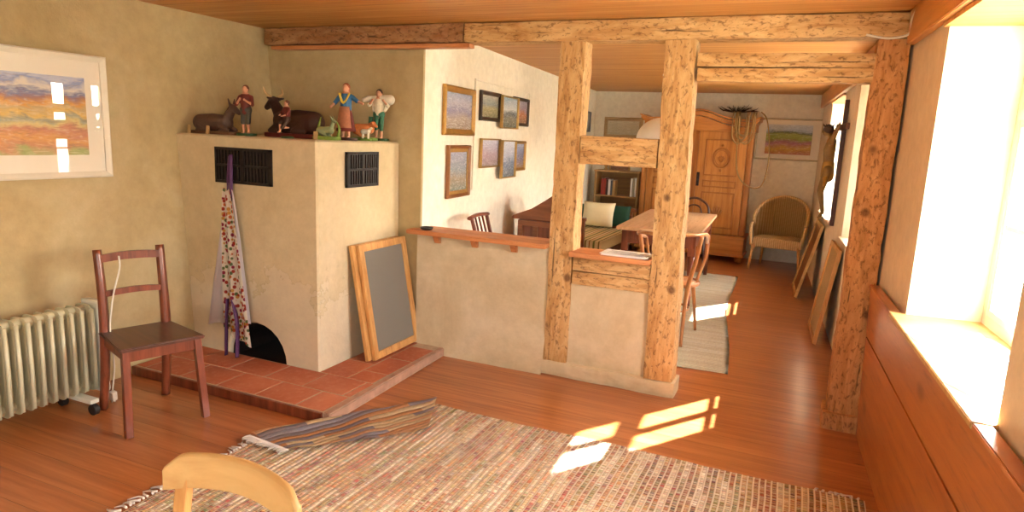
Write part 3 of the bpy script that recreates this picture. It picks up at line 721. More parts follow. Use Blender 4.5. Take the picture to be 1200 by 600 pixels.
b = BM(); cap(b, (-.055, .01, .280), (.075, .01, .285), .032, .036); cap(b, (-.07, -.01, .29), (-.10, -.035, .275), .021, .015)
for xx in (-.04, .06):
    for dy in (-.02, .03): cap(b, (xx, .01+dy, .25), (xx*.8, -.02+dy*.4, .205), .009, .006)
part('sheep', b, 'lamb', r, remesh=.004, label='white sheep over the shoulders')
b = BM(); tube(b, [(-.055, -.03, .06), (-.045, -.035, .165)], .016, 8); tube(b, [(-.01, -.035, .075), (0, -.04, .175)], .014, 8); tube(b, [(.03, -.03, .07), (.03, -.036, .165)], .014, 8); part('grass_tufts', b, 'teal', r)
# fawn on green mound, tree-brown dog with lamb
r = fig('fawn_figure', 'small green-grey carved deer lying on a green mound left of the woman', 'figurine', (-2.80, 3.46), .2)
b = BM(); cap(b, (-.04, 0, .055), (.03, 0, .06), .027, .024); cap(b, (.035, 0, .075), (.05, 0, .115), .014, .011); cap(b, (.05, 0, .12), (.068, -.008, .112), .012, .007)
for sd in (-1, 1): cap(b, (-.03, .015*sd, .045), (.02, .025*sd, .022), .012, .006); cap(b, (.045, .008*sd, .128), (.036, .02*sd, .15), .006, .003)
part('body', b, 'moss', r, remesh=.003)
b = BM(); tube(b, [(-.05, .01, .02), (-.056, .01, .08), (-.04, .01, .14)], [.012, .008, .003], 8, 3); tube(b, [(.075, .01, .02), (.085, .01, .07), (.07, 0, .12)], [.012, .008, .003], 8, 3); part('leaves', b, 'grn', r)
b = BM(); base(b, -.085, .095, -.045, .045, .022); part('base', b, 'grn', r)
b = BM(); bx(b, -.06, -.035, -.05, -.04, 0, .05); part('support', b, 'tan', r)
r = fig('calf_figure', 'orange-brown carved calf lying between the woman and the man with a sheep', 'figurine', (-2.82, 3.87), .4)
b = BM(); cap(b, (-.045, .02, .075), (.04, .02, .08), .038, .036); cap(b, (.05, .01, .10), (.075, -.01, .115), .022, .018); cap(b, (.08, -.015, .112), (.10, -.03, .098), .016, .010)
for sd in (-1, 1): cap(b, (-.04, .03*sd, .06), (.0, .035*sd, .025), .018, .008); cap(b, (.07, .02*sd, .125), (.07, .045*sd, .125), .007, .005)
part('body', b, 'orange', r, remesh=.004)
b = BM(); base(b, -.09, .10, -.06, .06, .022); part('base', b, 'grn', r)
r = fig('lamb_figure', 'tiny white carved lamb standing in front of the orange calf', 'figurine', (-2.745, 3.80), .3)
b = BM(); cap(b, (-.02, 0, .06), (.018, 0, .062), .017, .016); cap(b, (.025, 0, .075), (.04, -.004, .085), .010, .008)
for xx in (-.02, .018):
    for sd in (-1, 1): cap(b, (xx, .008*sd, .05), (xx, .009*sd, .018), .006, .005)
part('body', b, 'lamb', r, remesh=.003)
b = BM(); base(b, -.035, .04, -.022, .022, .015); part('base', b, 'grn', r)
# =================================================================== PICTURES
def picture(name, label, cat, O, U, V, w, h, fw, fd, fmat, imat, mat=None, mw=0, glass=False, group=None, tilt=0, inner=None, mx=0):
    """O lower-left corner at the wall, U along the wall, V up, N into the room"""
    O, U, V = Vector(O), Vector(U).normalized(), Vector(V).normalized(); N = U.cross(V)
    r = thing(name, label, cat, O+U*(w/2), 0, group)
    def slab(bm, u0, u1, v0, v1, n0, n1, bev=0):
        t = BM(); bx(t, u0, u1, v0, v1, n0, n1, bev)
        mt = Matrix((U, V, N)).transposed().to_4x4(); mt.translation = O+N*.004; join(bm, t, mt)
    b = BM()
    # mitred moulding
    prof = [(0, 0), (0, fd*.75), (fw*.25, fd), (fw*.6, fd*.8), (fw, fd*.5), (fw, 0)]
    rings = []
    for (du, dn) in prof:
        rings.append([b.verts.new(O+N*.004+U*cx+V*cy+N*dn) for cx, cy in ((du, du), (w-du, du), (w-du, h-du), (du, h-du))])
    for A, B in zip(rings, rings[1:]+rings[:1]):
        for q in range(4): b.faces.new((A[q], A[(q+1) % 4], B[(q+1) % 4], B[q]))
    bmesh.ops.recalc_face_normals(b, faces=b.faces); part('frame', b, fmat, r, True)
    if inner:
        b = BM(); q = fw; e = inner[0]
        for a in ((q, w-q, q, q+e), (q, w-q, h-q-e, h-q), (q, q+e, q, h-q), (w-q-e, w-q, q, h-q)): slab(b, *a, .002, fd*.45)
        part('inner_frame', b, inner[1], r, True)
    if mat: b = BM(); slab(b, fw*.8, w-fw*.8, fw*.8, h-fw*.8, 0, .006); part('mat', b, mat, r, True)
    b = BM(); e = fw*.9+mw+(inner[0]*.9 if inner else 0); t = BM(); uvl = t.loops.layers.uv.new('UVMap')
    vs = [t.verts.new(O+U*cx+V*cy+N*.0135) for cx, cy in ((e+mx, e), (w-e-mx, e), (w-e-mx, h-e), (e+mx, h-e))]
    f = t.faces.new(vs)
    for lp, uv in zip(f.loops, ((0, 0), (1, 0), (1, 1), (0, 1))): lp[uvl].uv = uv
    vb = [t.verts.new(O+U*cx+V*cy+N*.010) for cx, cy in ((e+mx, e), (w-e-mx, e), (w-e-mx, h-e), (e+mx, h-e))]
    t.faces.new(list(reversed(vb)))
    for q in range(4): t.faces.new((vs[q], vb[q], vb[(q+1) % 4], vs[(q+1) % 4]))
    b.free(); part('painting', t, imat, r, True)
    if glass: b = BM(); slab(b, fw, w-fw, fw, h-fw, fd*.4+.0065, fd*.4+.0085); part('glass', b, 'glass', r, True)
    return r
water = landscape('watercolour_hills', [(0, 'A8B070'), (.1, 'C8906A'), (.2, 'D9A060'), (.3, 'C98870'), (.38, 'D8C888'), (.44, '9AA090'), (.5, 'E0BC68'), (.58, 'C8B080'), (.64, 'DCA050'), (.70, 'A88078'), (.76, '7A86B0'), (.84, 'DCD6CC'), (.92, '8A9AC8'), (1, 'B8C0D8')], .5, 3.4, 3.0, ('F0E2C0', '8A7060'), .4)
zl0 = at(128, 207, x=-3.88); zl1 = at(117, 68, x=-3.93)
picture('framed_watercolour', 'white-framed watercolour of orange fields on the left wall above the radiator', 'picture', (-3.885, 1.86, 1.247), (0, 1, 0), (-.012, 0, 1), .925, .70, .035, .03, 'whitefr', water, 'mat', .10, True)
# pictures on the white wall of the back room
wd = Vector((wl(5)-wl(4), 1, 0)).normalized()
def onwall(px, py):
    """hit of a photo point with the white wall"""
    d = RM@np.array([px-CX, py-CY, FOC]); n = np.array([1, .092, 0]); k = -2.55+.092*4.2+.005
    t = (k-0)/(n@d); q = np.array([0, 0, CZ])+t*d; return Vector(q.tolist())
ld = lambda nm, st_, sd, a=.3: landscape(nm, st_, a, 2.5, sd)
sky1 = [(0, '8A7A6A'), (.3, 'A89A90'), (.5, '8A86A8'), (.7, 'B0B0C4'), (1, '9AA8C8')]
P_ = [
 ('gold-framed oil sketch, upper of the two gold frames nearest the plaster corner', (519, 98), (555, 104), (517, 158), .05, 'gold', ld('art_violet', sky1, 1), None),
 ('gold-framed narrow painting, lower of the two gold frames nearest the plaster corner', (523, 170), (549, 171), (522, 233), .028, 'goldbr', ld('art_lake', [(0, '7A8478'), (.3, 'A0907A'), (.55, '8E9AA8'), (1, 'A8A8C0')], 2), (.028, 'gold')),
]
def wallpic(lab, tl_, tr_, bl_, fw, fm, im, inner, off=0.0, fd=.03):
    a, c, d = onwall(*tl_), onwall(*tr_), onwall(*bl_)
    w = c.y-a.y; h = a.z-d.z; O = Vector((wl(a.y)+.002+off, a.y, d.z))
    return picture('framed_painting', lab, 'picture', O, wd, (0, 0, 1), w/wd.y, h, fw, fd, fm, im, None, 0, False, None, 0, inner)
for q in P_: wallpic(*q)
# thin white hanging panel
a, c, d = onwall(557, 92), onwall(621, 112), onwall(556, 222)
b = BM(); 
for (y0, y1, z0, z1) in ((a.y, c.y, a.z-.012, a.z), (a.y, a.y+.02, d.z, a.z), (c.y-.02, c.y, a.z-.25, a.z)):
    prism(b, [(wl(y0)+.001, y0), (wl(y1)+.001, y1), (wl(y1)+.012, y1), (wl(y0)+.012, y0)], 'z', z0, z1)
solo('wall_moulding', b, 'white', 'thin white wooden batten frame around the group of small paintings', 'moulding')
wallpic('dark-framed green painting, left of the upper row of three', (562, 105), (585, 110), (561, 141), .035, 'blackfr', ld('art_green', [(0, '6A6A48'), (.4, '9A9468'), (.6, '7A8A90'), (1, 'B8B8A8')], 4), None)
wallpic('pale-framed mountain painting, middle of the upper row of three', (583, 111), (602, 115), (581, 150), .014, 'gold2', ld('art_peak', [(0, '5A5A48'), (.3, '7A7A68'), (.45, '3E4A54'), (.6, 'C8CCD0'), (1, '8AA8C0')], 5), None, .035)
wallpic('dark-framed reddish painting, right of the upper row of three', (601, 113), (618, 117), (600, 147), .03, 'blackfr', ld('art_rust', [(0, '7A5A3A'), (.4, 'A8683A'), (.6, '8A7A90'), (1, '9A98B0')], 6), None)
wallpic('thin gold-framed violet painting, left of the lower row of three', (562, 162), (584, 164), (561, 197), .014, 'gold2', ld('art_mauve', [(0, '8A7A78'), (.4, 'A890A0'), (.7, 'B0A8C0'), (1, 'C0C4D8')], 7), None)
wallpic('thin gold-framed tall blue painting, middle of the lower row of three', (583, 164), (599, 167), (582, 209), .012, 'gold2', ld('art_blue', [(0, '5A6468'), (.4, '6A7A98'), (.6, 'A8B0C8'), (1, 'C4CCDC')], 8), None, .035)
wallpic('gold-framed dark blue painting, right of the lower row of three', (598, 165), (614, 168), (597, 201), .03, 'gold', ld('art_dusk', [(0, 'A07A48'), (.4, '6A6A88'), (.7, '7A84A8'), (1, '9AA0B8')], 9), None)
b_ = onwall(683, 128); c_ = onwall(690, 129); d_ = onwall(683, 154)
wallpic('small grey picture near the far corner of the white wall', (682, 129), (691, 131), (682, 154), .02, 'slate', ld('art_grey', [(0, '7A7A70'), (.5, '98A0A0'), (1, 'B0B4B0')], 10), None)
# back wall pictures
BW = 10.2
def backpic(nm, lab, tl_, br_, fw, fm, im, mat=None, mw=0, glass=False, mx=0):
    a, c = at(*tl_, y=BW-.01), at(*br_, y=BW-.01)
    return picture(nm, lab, 'picture', (a.x, BW-.001, c.z), (1, 0, 0), (0, 0, 1), c.x-a.x, a.z-c.z, fw, .02, fm, im, mat, mw, glass, None, 0, None, mx)
backpic('framed_landscape', 'white-framed landscape with green hill and flowers above the wicker armchair', (888, 138), (961, 190), .022, 'whitefr2', ld('art_hill', [(0, 'B06A4A'), (.2, 'C8A040'), (.38, 'A86A78'), (.5, '8A9A3A'), (.66, 'A0AC50'), (.72, '5A6A3A'), (.8, 'B0C0D0'), (1, 'D8DCE0')], 11, .3), 'mat', .062, False, .055)
backpic('framed_drawing', 'beige framed drawing left of the pendant lamp on the far wall', (709, 137), (752, 163), .025, 'tan', ld('art_beige', [(0, 'C4B48C'), (.5, 'CDBD98'), (1, 'D4C6A4')], 12, .1), 'tan', .03, True)
backpic('small_framed_picture', 'small brown-framed picture hanging over the bookcase', (714, 191), (738, 203), .03, 'tan', ld('art_small', [(0, '8A6048'), (.5, '9A7058'), (1, 'A88068')], 13, .1))
# =================================================================== BACK ROOM FURNITURE
# --- wardrobe
wx0, wx1, wy0, wy1 = -2.20, -.70, 9.66, 10.19
wr_ = thing('wardrobe', 'large carved honey-coloured two-door wardrobe with arched cornice', 'wardrobe', ((wx0+wx1)/2, (wy0+wy1)/2, 0))
b = BM(); bx(b, wx0+.03, wx1-.03, wy0+.03, wy1, .36, 1.80); part('carcass', b, 'ward', wr_, True)
b = BM(); bx(b, wx0, wx1, wy0, wy1, .09, .34, .008); bx(b, wx0-.02, wx1+.02, wy0-.02, wy1, .34, .37, .008); bx(b, wx0-.015, wx1+.015, wy0-.015, wy1, .08, .11, .006); part('plinth', b, 'wardx', wr_, True)
for x in (wx0+.06, wx1-.06):
    for y in (wy0+.06, wy1-.07): b = BM(); lathe(b, [(0, 0), (.035, 0), (.05, .03), (.05, .06), (.035, .08), (0, .08)], (x, y, 0), 16); part('foot', b, 'ward', wr_, True)
xm = (wx0+wx1)/2
def corn(off, z0, hgt, n=28):
    pts = [(wx0-off, z0)]+[(wx1+off, z0)]
    top = []
    for k in range(n+1):
        t = k/n; x = wx1+off-(wx1-wx0+2*off)*t; q = abs(t-.5)*2
        z = z0+hgt+.13*math.exp(-(q/.55)**2*2)+.045*max(0, (q-.86)/.14)
        top.append((x, z))
    return pts+top
b = BM(); prism(b, corn(0, 1.79, .06), 'y', wy0, wy1); part('frieze', b, 'wardx', wr_, True)
b = BM()
for dz, o, th in ((.07, .02, .03), (.10, .045, .03), (.13, .06, .02)):
    pt = corn(o, 1.79, .06); up = [(x, z+dz-.03+.0) for x, z in pt[2:]]; lo = [(x, z+dz-.03-th) for x, z in pt[2:]]
    prism(b, up+list(reversed(lo)), 'y', wy0-o, wy1)
part('cornice', b, 'wardx', wr_, True)
def door(x0, x1, hinge):
    b = BM(); bx(b, x0, x1, wy0, wy0+.03, .385, 1.785, .004)
    d = part('door', b, 'ward', wr_, True)
    for (z0, z1, kind) in ((1.18, 1.68, 'wreath'), (1.02, 1.12, 'bar'), (.46, .96, 'fan')):
        p = BM(); e = .09
        for q in ((x0+e, x1-e, z0, z0+.02), (x0+e, x1-e, z1-.02, z1), (x0+e, x0+e+.02, z0, z1), (x1-e-.02, x1-e, z0, z1)): bx(p, q[0], q[1], wy0-.014, wy0, q[2], q[3], .004)
        part('panel_moulding', p, 'wardc', d, True)
        cx, cz = (x0+x1)/2, (z0+z1)/2
        if kind != 'bar':
            c = BM()
            if kind == 'wreath':
                tube(c, [(cx+.11*math.cos(a*PI/12), wy0-.006, cz+.13*math.sin(a*PI/12)) for a in range(25)], .014, 8)
                tube(c, [(cx+.085*math.cos(a*PI/12), wy0-.004, cz+.10*math.sin(a*PI/12)) for a in range(25)], .006, 6)
                for a in range(5):
                    an = PI/2+(a-2)*.5; tube(c, [(cx, wy0-.005, cz-.06), (cx+.05*math.cos(an), wy0-.014, cz+.05*math.sin(an)-.02)], [.009, .018, .006], 6, 3)
                ball(c, (cx, wy0-.004, cz+.17), .018); ball(c, (cx, wy0-.004, cz-.17), .018)
            else:
                for a in range(5):
                    an = PI/2+(a-2)*.42; tube(c, [(cx, wy0-.004, cz-.12), (cx+.10*math.cos(an), wy0-.012, cz-.10+.16*math.sin(an))], [.006, .018, .006], 6, 3)
            part('carving', c, 'wardc', d, True)
    return d
door(wx0+.09, xm-.03, 0); d2 = door(xm+.03, wx1-.09, 1)
b = BM(); bx(b, xm-.028, xm+.028, wy0-.012, wy0+.02, .385, 1.785, .008); part('centre_strip', b, 'wardc', wr_, True)
for x in (wx0+.045, wx1-.045):
    b = BM(); bx(b, x-.038, x+.038, wy0-.006, wy0+.03, .385, 1.785, .006); bx(b, x-.028, x+.028, wy0-.018, wy0, .45, 1.70, .01); part('pilaster', b, 'wardc', wr_, True)
b = BM(); bx(b, xm+.035, xm+.075, wy0-.008, wy0, 1.03, 1.22, .003); tube(b, [(xm+.055, wy0-.01, 1.12), (xm+.055, wy0-.035, 1.12)], .008, 8); ball(b, (xm+.055, wy0-.04, 1.12), .014); part('lock_plate', b, 'iron', d2, True, 'dark iron lock plate')
# rope on the wardrobe
b = BM(); rr = random.Random(5)
cx = -.86
for k in range(6):
    a0 = rr.uniform(-.05, .05); w = rr.uniform(.06, .12); dp = rr.uniform(.20, .34); yy = wy0-.075-.006*k
    tube(b, [(cx+a0-w, yy+.1, 2.05), (cx+a0-w, yy, 1.98), (cx+a0-w*.9, yy, 1.93-dp*.6), (cx+a0, yy, 1.96-dp), (cx+a0+w*.9, yy, 1.93-dp*.6), (cx+a0+w, yy, 1.98), (cx+a0+w, yy+.1, 2.05)], .009, 8, 5)
tube(b, [(cx-.04, wy0-.08, 1.98), (cx-.05, wy0-.08, 1.6), (cx-.01, wy0-.09, 1.25), (cx+.13, wy0-.09, 1.08), (-.56, wy0-.05, 1.08), (-.50, wy0+.0, 1.35), (-.52, wy0+.03, 1.7), (-.58, wy0+.06, 1.97), (-.66, wy0+.1, 2.06)], .009, 8, 6)
solo('rope', b, 'rope', 'coiled hemp rope hanging over the right corner of the wardrobe', 'rope')
b = BM()
for k in range(46):
    a = rr.uniform(0, 2*PI); q = rr.uniform(.05, .26); x = -1.0+q*math.cos(a); y = 9.93+.5*q*math.sin(a); z = rr.uniform(2.07, 2.12)
    tube(b, [(-1.0+.3*(x+1.0), 9.93, 2.06), (x, y, z), (x+.06*math.cos(a), y+.03*math.sin(a), z+rr.uniform(-.02, .05))], [.007, .004, .001], 5, 2)
solo('dry_branches', b, 'twig', 'bundle of dark dry thorny twigs lying on top of the wardrobe', 'branches')
# --- bookcase
bc = thing('bookcase', 'small light-brown bookcase in the far corner beside the wardrobe', 'bookcase', (-2.62, 10.0, 0))
bx0, bx1, by0, by1 = -2.95, -2.27, 9.88, 10.18
b = BM(); bx(b, bx0, bx0+.03, by0, by1, 0, 1.13, .003); part('side_panel', b, 'bookc', bc, True)
b = BM(); bx(b, bx1-.03, bx1, by0, by1, 0, 1.13, .003); part('side_panel', b, 'bookc', bc, True)
b = BM(); bx(b, bx0-.01, bx1+.01, by0-.01, by1, 1.13, 1.155, .003); part('top', b, 'bookc', bc, True)
for z in (.06, .42, .76): b = BM(); bx(b, bx0+.03, bx1-.03, by0+.01, by1, z, z+.022); part('shelf', b, 'bookc', bc, True)
b = BM(); bx(b, bx0+.03, bx1-.03, by1-.012, by1, .0, 1.13); part('back_panel', b, 'bookd', bc, True)
x = bx0+.10; zb = .783
for (wdt, hh, mt_, lab) in ((.035, .24, 'red', 'first red book from the left end of the top shelf'), (.04, .25, 'red', 'second red book beside the patterned ones on the top shelf'), (.03, .235, 'dbrown', 'dark book next to the red pair'), (.035, .235, 'paper', 'white patterned book between dark and tan ones'), (.028, .22, 'slate', 'grey book right of the white patterned one'), (.04, .225, 'tan', 'wide tan book closing the left group')):
    r = thing('book', lab, 'book', (x+wdt/2, by0+.12, zb), 0, 'books on the top shelf')
    b = BM(); bx(b, x, x+wdt-.002, by0+.03, by0+.20, zb, zb+hh, .003); part('cover', b, mt_, r, True)
    b = BM(); bx(b, x+.004, x+wdt-.006, by0+.035, by0+.202, zb+.004, zb+hh+.0015); part('pages', b, 'cream2', r, True); x += wdt+.002
x = bx1-.125
for (wdt, hh, mt_, lab) in ((.03, .27, 'paper', 'tall white folder at the right end of the shelf, inner one'), (.025, .28, 'cream2', 'tall cream folder at the right end of the shelf, middle one'), (.03, .275, 'paper', 'tall white folder at the right end of the shelf, against the side')):
    r = thing('book', lab, 'book', (x+wdt/2, by0+.12, zb), 0, 'books on the top shelf')
    b = BM(); bx(b, x, x+wdt-.002, by0+.02, by0+.22, zb, zb+hh, .003); part('cover', b, mt_, r, True)
    b = BM(); bx(b, x+.004, x+wdt-.006, by0+.025, by0+.222, zb+.004, zb+hh+.0015); part('pages', b, 'cream2', r, True); x += wdt+.003
b = BM(); lathe(b, [(0, 0), (.03, 0), (.035, .01), (.015, .03), (.03, .06), (.035, .09), (.02, .12), (.0, .122)], (-2.82, 10.02, 1.156), 18); solo('small_vase', b, 'tan', 'small tan ornament on top of the bookcase', 'ornament')
# --- daybed
db = thing('daybed', 'wooden daybed with striped mattress along the white wall', 'sofa', (-2.5, 8.15, 0))
b = BM(); bx(b, -2.80, -2.10, 7.45, 8.92, .22, .30, .006); part('frame', b, 'walnut', db, True)
b = BM(); bx(b, -2.79, -2.10, 7.48, 8.86, .30, .435, .03); part('mattress', b, 'stripe', db, True)
for (x, y) in ((-2.77, 7.48), (-2.14, 7.48), (-2.77, 8.89), (-2.14, 8.89)): b = BM(); obx(b, (x, y, 0), (x, y, .24), .05, .05, (0, 1, 0), .004); part('leg', b, 'walnut', db, True)
b = BM(); bx(b, -2.90, -2.10, 8.91, 8.95, .3, .66, .006); prism(b, [(-2.92, .66), (-2.05, .66), (-2.05, .70), (-2.15, .72), (-2.3, .70), (-2.92, .72)], 'y', 8.895, 8.965, .004)
bx(b, -2.2, -2.1, 8.89, 8.92, .36, .62, .006); part('end_board', b, 'walnut', db, True)
b = BM(); bx(b, -2.36, -2.30, 7.40, 7.46, .0, .66, .004); bx(b, -2.80, -2.29, 7.39, 7.47, .66, .70, .006); bx(b, -2.80, -2.36, 7.42, 7.44, .42, .45); part('arm_rest', b, 'walnut', db, True)
def cushion(name, lab, mat, c, w, h, d, lean, rz=0):
    b = BM()
    def f(u, v):
        return None
    n = 14; S = {}
    for sd in (-1, 1):
        for i in range(n+1):
            for j in range(n+1):
                u, v = i/n*2-1, j/n*2-1; e = max(0, (1-u**4)*(1-v**4))**.5
                pin = 1-.06*(1-abs(u)**2)*(abs(v)**3) ; pin2 = 1-.06*(1-abs(v)**2)*(abs(u)**3)
                p = (u*w/2*pin2, sd*d/2*e, v*h/2*pin+h/2)
                if e == 0 and sd == 1: S[sd, i, j] = S[-1, i, j]
                else: S[sd, i, j] = b.verts.new(p)
        for i in range(n):
            for j in range(n):
                q = [S[sd, i, j], S[sd, i+1, j], S[sd, i+1, j+1], S[sd, i, j+1]]
                try: b.faces.new(q).smooth = True
                except ValueError: pass
    bmesh.ops.recalc_face_normals(b, faces=b.faces)
    mt = Matrix.Translation(c) @ Matrix.Rotation(rz, 4, 'Z') @ Matrix.Rotation(lean, 4, 'X'); b.transform(mt)
    return solo(name, b, mat, lab, 'cushion')
cushion('cushion', 'square cream cushion leaning at the far end of the daybed', 'cream', (-2.50, 8.60, .455), .44, .34, .13, -.3)
cushion('cushion', 'dark green cushion half hidden behind the cream one, on its right', 'green', (-2.25, 8.76, .455), .30, .30, .10, -.25)
cushion('cushion', 'dark green cushion showing left of the cream one behind the post', 'green', (-2.66, 8.76, .455), .30, .28, .10, -.2)
# --- table
tb = thing('dining_table', 'long worn wooden table behind the middle post', 'table', (-1.33, 7.56, .010), .045)
b = BM(); bx(b, -.41, .41, -1.0, 1.0, .715, .75, .006); part('table_top', b, 'table', tb)
b = BM()
for q in ((-.36, .36, -.93, -.90), (-.36, .36, .90, .93)): bx(b, q[0], q[1], q[2], q[3], .58, .715)
for q in ((-.36, -.33), (.33, .36)): bx(b, q[0], q[1], -.93, .93, .58, .715)
part('apron', b, 'cherry', tb)
b = BM(); bx(b, -.22, .22, -.945, -.925, .60, .70, .004); dr = part('drawer', b, 'cherry', tb)
b = BM(); ball(b, (0, -.96, .65), .015); part('knob', b, 'bentd', dr)
for x in (-.33, .33):
    for y in (-.89, .89):
        b = BM(); prism(b, [(x-.035, y-.035), (x+.035, y-.035), (x+.035, y+.035), (x-.035, y+.035)], 'z', .5, .715, .004); tube(b, [(x, y, .52), (x*1.03, y*1.01, 0)], [.036, .022], 8); part('leg', b, 'cherry', tb)
b = BM(); bx(b, -1.52, -1.35, 7.0, 7.22, .7505, .756); solo('booklet', b, 'slate', 'small grey booklet lying on the wooden table', 'booklet')
# --- pendant lamp
pl = thing('pendant_lamp', 'white dome pendant lamp above the table, half behind the middle post', 'lamp', (-1.50, 7.5, 1.62))
pr = []
for k in range(13): a = PI/2*k/12; pr.append((.285*math.cos(a), .25*math.sin(a)))
b = BM(); lathe(b, [(.27, 0)]+pr[:-1]+[(.02, .25), (.02, .26), (0, .26)], (0, 0, 0), 32); part('lamp_shade', b, 'lamp', pl)
b = BM(); tube(b, [(0, 0, .26), (0, 0, .70)], .004, 6); part('cord', b, 'cordw', pl)
b = BM(); lathe(b, [(0, .71), (.05, .708), (.05, .69), (.02, .67), (0, .67)]); part('ceiling_rose', b, 'enamelw', pl)
b = BM(); ball(b, (0, 0, .12), .035); tube(b, [(0, 0, .15), (0, 0, .25)], .016, 10); part('bulb', b, 'lamp', pl)
# --- bentwood armchair at the near end of the table
ac = thing('bentwood_armchair', 'reddish bentwood armchair at the near end of the table, back to the room', 'chair', (-.94, 5.55, 0))
def W(p): return Vector(p)
b = BM(); tube(b, [(-1.20, 5.62, .80), (-1.215, 5.42, .85), (-1.12, 5.26, .88), (-.94, 5.20, .885), (-.76, 5.26, .895), (-.675, 5.42, .89), (-.69, 5.62, .80)], .017, 10, 6, .8); part('back_rail', b, 'bent', ac, True)
b = BM(); tube(b, [(-.94+.215*math.cos(a*PI/14), 5.57+.215*math.sin(a*PI/14), .46) for a in range(29)], .018, 8); lathe(b, [(0, .452), (.21, .455), (.21, .468), (0, .472)], (-.94, 5.57, 0), 28); part('seat', b, 'bent', ac, True)
for sx in (-1, 1):
    b = BM(); tube(b, [(-.94+sx*.245, 5.33, .885), (-.94+sx*.21, 5.36, .68), (-.94+sx*.165, 5.38, .46), (-.94+sx*.16, 5.33, .22), (-.94+sx*.17, 5.25, 0)], [.016, .017, .019, .015, .012], 10, 6); part('leg', b, 'bent', ac, True)
    b = BM(); tube(b, [(-.94+sx*.15, 5.73, .455), (-.94+sx*.18, 5.77, .2), (-.94+sx*.195, 5.82, 0)], [.019, .015, .012], 10, 4); part('leg', b, 'bent', ac, True)
    b = BM(); tube(b, [(-.94+sx*.25, 5.62, .80), (-.94+sx*.24, 5.70, .66), (-.94+sx*.19, 5.66, .465)], .013, 8, 5); part('arm_support', b, 'bent', ac, True)
    b = BM(); tube(b, [(-.94+sx*.09, 5.235, .885), (-.94+sx*.075, 5.30, .68), (-.94+sx*.06, 5.365, .47)], .011, 8, 4, 1.6); part('back_slat', b, 'bent', ac, True)
b = BM(); tube(b, [(-.94+.16*math.cos(a*PI/14), 5.55+.17*math.sin(a*PI/14), .24) for a in range(29)], .010, 8); part('ring_stretcher', b, 'bent', ac, True)
ac.location.z = .012
# --- dark hoop-back chair beyond the table
def hoop_chair(loc, rz, lab, mat):
    r = thing('bentwood_chair', lab, 'chair', loc, rz)
    b = BM(); lathe(b, [(0, .445), (.2, .445), (.215, .455), (.2, .47), (0, .465)], (0, 0, 0), 28); part('seat', b, mat, r)
    b = BM(); tube(b, [(-.18, .16, .46), (-.19, .20, .65), (-.16, .24, .82), (0, .26, .90), (.16, .24, .82), (.19, .20, .65), (.18, .16, .46)], .015, 10, 8); part('back_hoop', b, mat, r)
    b = BM(); tube(b, [(-.10, .17, .46), (-.11, .20, .62), (-.08, .235, .77), (0, .245, .81), (.08, .235, .77), (.11, .20, .62), (.10, .17, .46)], .010, 8, 8); part('inner_hoop', b, mat, r)
    for sx in (-1, 1):
        b = BM(); tube(b, [(sx*.17, .16, .46), (sx*.19, .22, 0)], [.016, .012], 8); part('leg', b, mat, r)
        b = BM(); tube(b, [(sx*.14, -.15, .45), (sx*.18, -.19, 0)], [.018, .012], 8); part('leg', b, mat, r)
    return r
hoop_chair((-1.27, 8.72, .012), .15, 'dark hoop-back bentwood chair at the far end of the table', 'bentd')
# --- sloping desk by the white wall
dk = thing('slant_top_desk', 'reddish-brown wooden desk with sloping top by the white wall behind the post', 'desk', (-2.4, 6.3, 0))
b = BM(); prism(b, [(-2.55, .12), (-2.17, .12), (-2.17, .80), (-2.55, .80)], 'y', 6.05, 6.55, .004); part('body', b, 'cherry', dk, True)
b = BM(); prism(b, [(-2.62, .80), (-2.15, .80), (-2.15, 1.09), (-2.17, 1.08), (-2.28, 1.00), (-2.42, .91), (-2.62, .83)], 'y', 6.04, 6.56, .006); part('sloping_top', b, 'walnut', dk, True)
b = BM()
for x in (-2.55, -2.39, -2.22): bx(b, x, x+.05, 6.03, 6.05, .18, .74, .003)
bx(b, -2.55, -2.17, 6.03, 6.05, .74, .795, .003); part('front_frame', b, 'walnut', dk, True)
for x in (-2.52, -2.20):
    for y in (6.08, 6.52): b = BM(); obx(b, (x, y, 0), (x, y, .13), .05, .05, (0, 1, 0)); part('leg', b, 'cherry', dk, True)
# --- chair behind the parapet
def spindle_chair(loc, rz, lab):
    r = thing('spindle_back_chair', lab, 'chair', loc, rz)
    b = BM(); bx(b, -.19, .19, -.2, .2, .43, .455, .008); part('seat', b, 'seatw', r)
    for sx in (-1, 1):
        b = BM(); obx(b, (sx*.16, .17, .44), (sx*.17, .31, .93), .028, .024, (0, 1, 0), .003); part('back_post', b, 'cherry', r)
        b = BM(); obx(b, (sx*.165, -.17, 0), (sx*.155, -.16, .43), .034, .034, (0, 1, 0), .003); part('leg', b, 'cherry', r)
        b = BM(); obx(b, (sx*.165, .20, 0), (sx*.155, .17, .43), .034, .034, (0, 1, 0), .003); part('leg', b, 'cherry', r)
    b = BM(); tube(b, [(-.21, .315, .935), (0, .33, .945), (.21, .315, .935)], .022, 8, 5, .7); part('top_rail', b, 'cherry', r)
    for k in range(3):
        x = (k-1)*.08; b = BM(); tube(b, [(x, .18, .455), (x, .315, .93)], .009, 8); part('spindle', b, 'cherry', r)
    return r
spindle_chair((-2.13, 4.98, 0), PI/2+.10, 'dark spindle-back chair whose tilted top shows over the parapet')
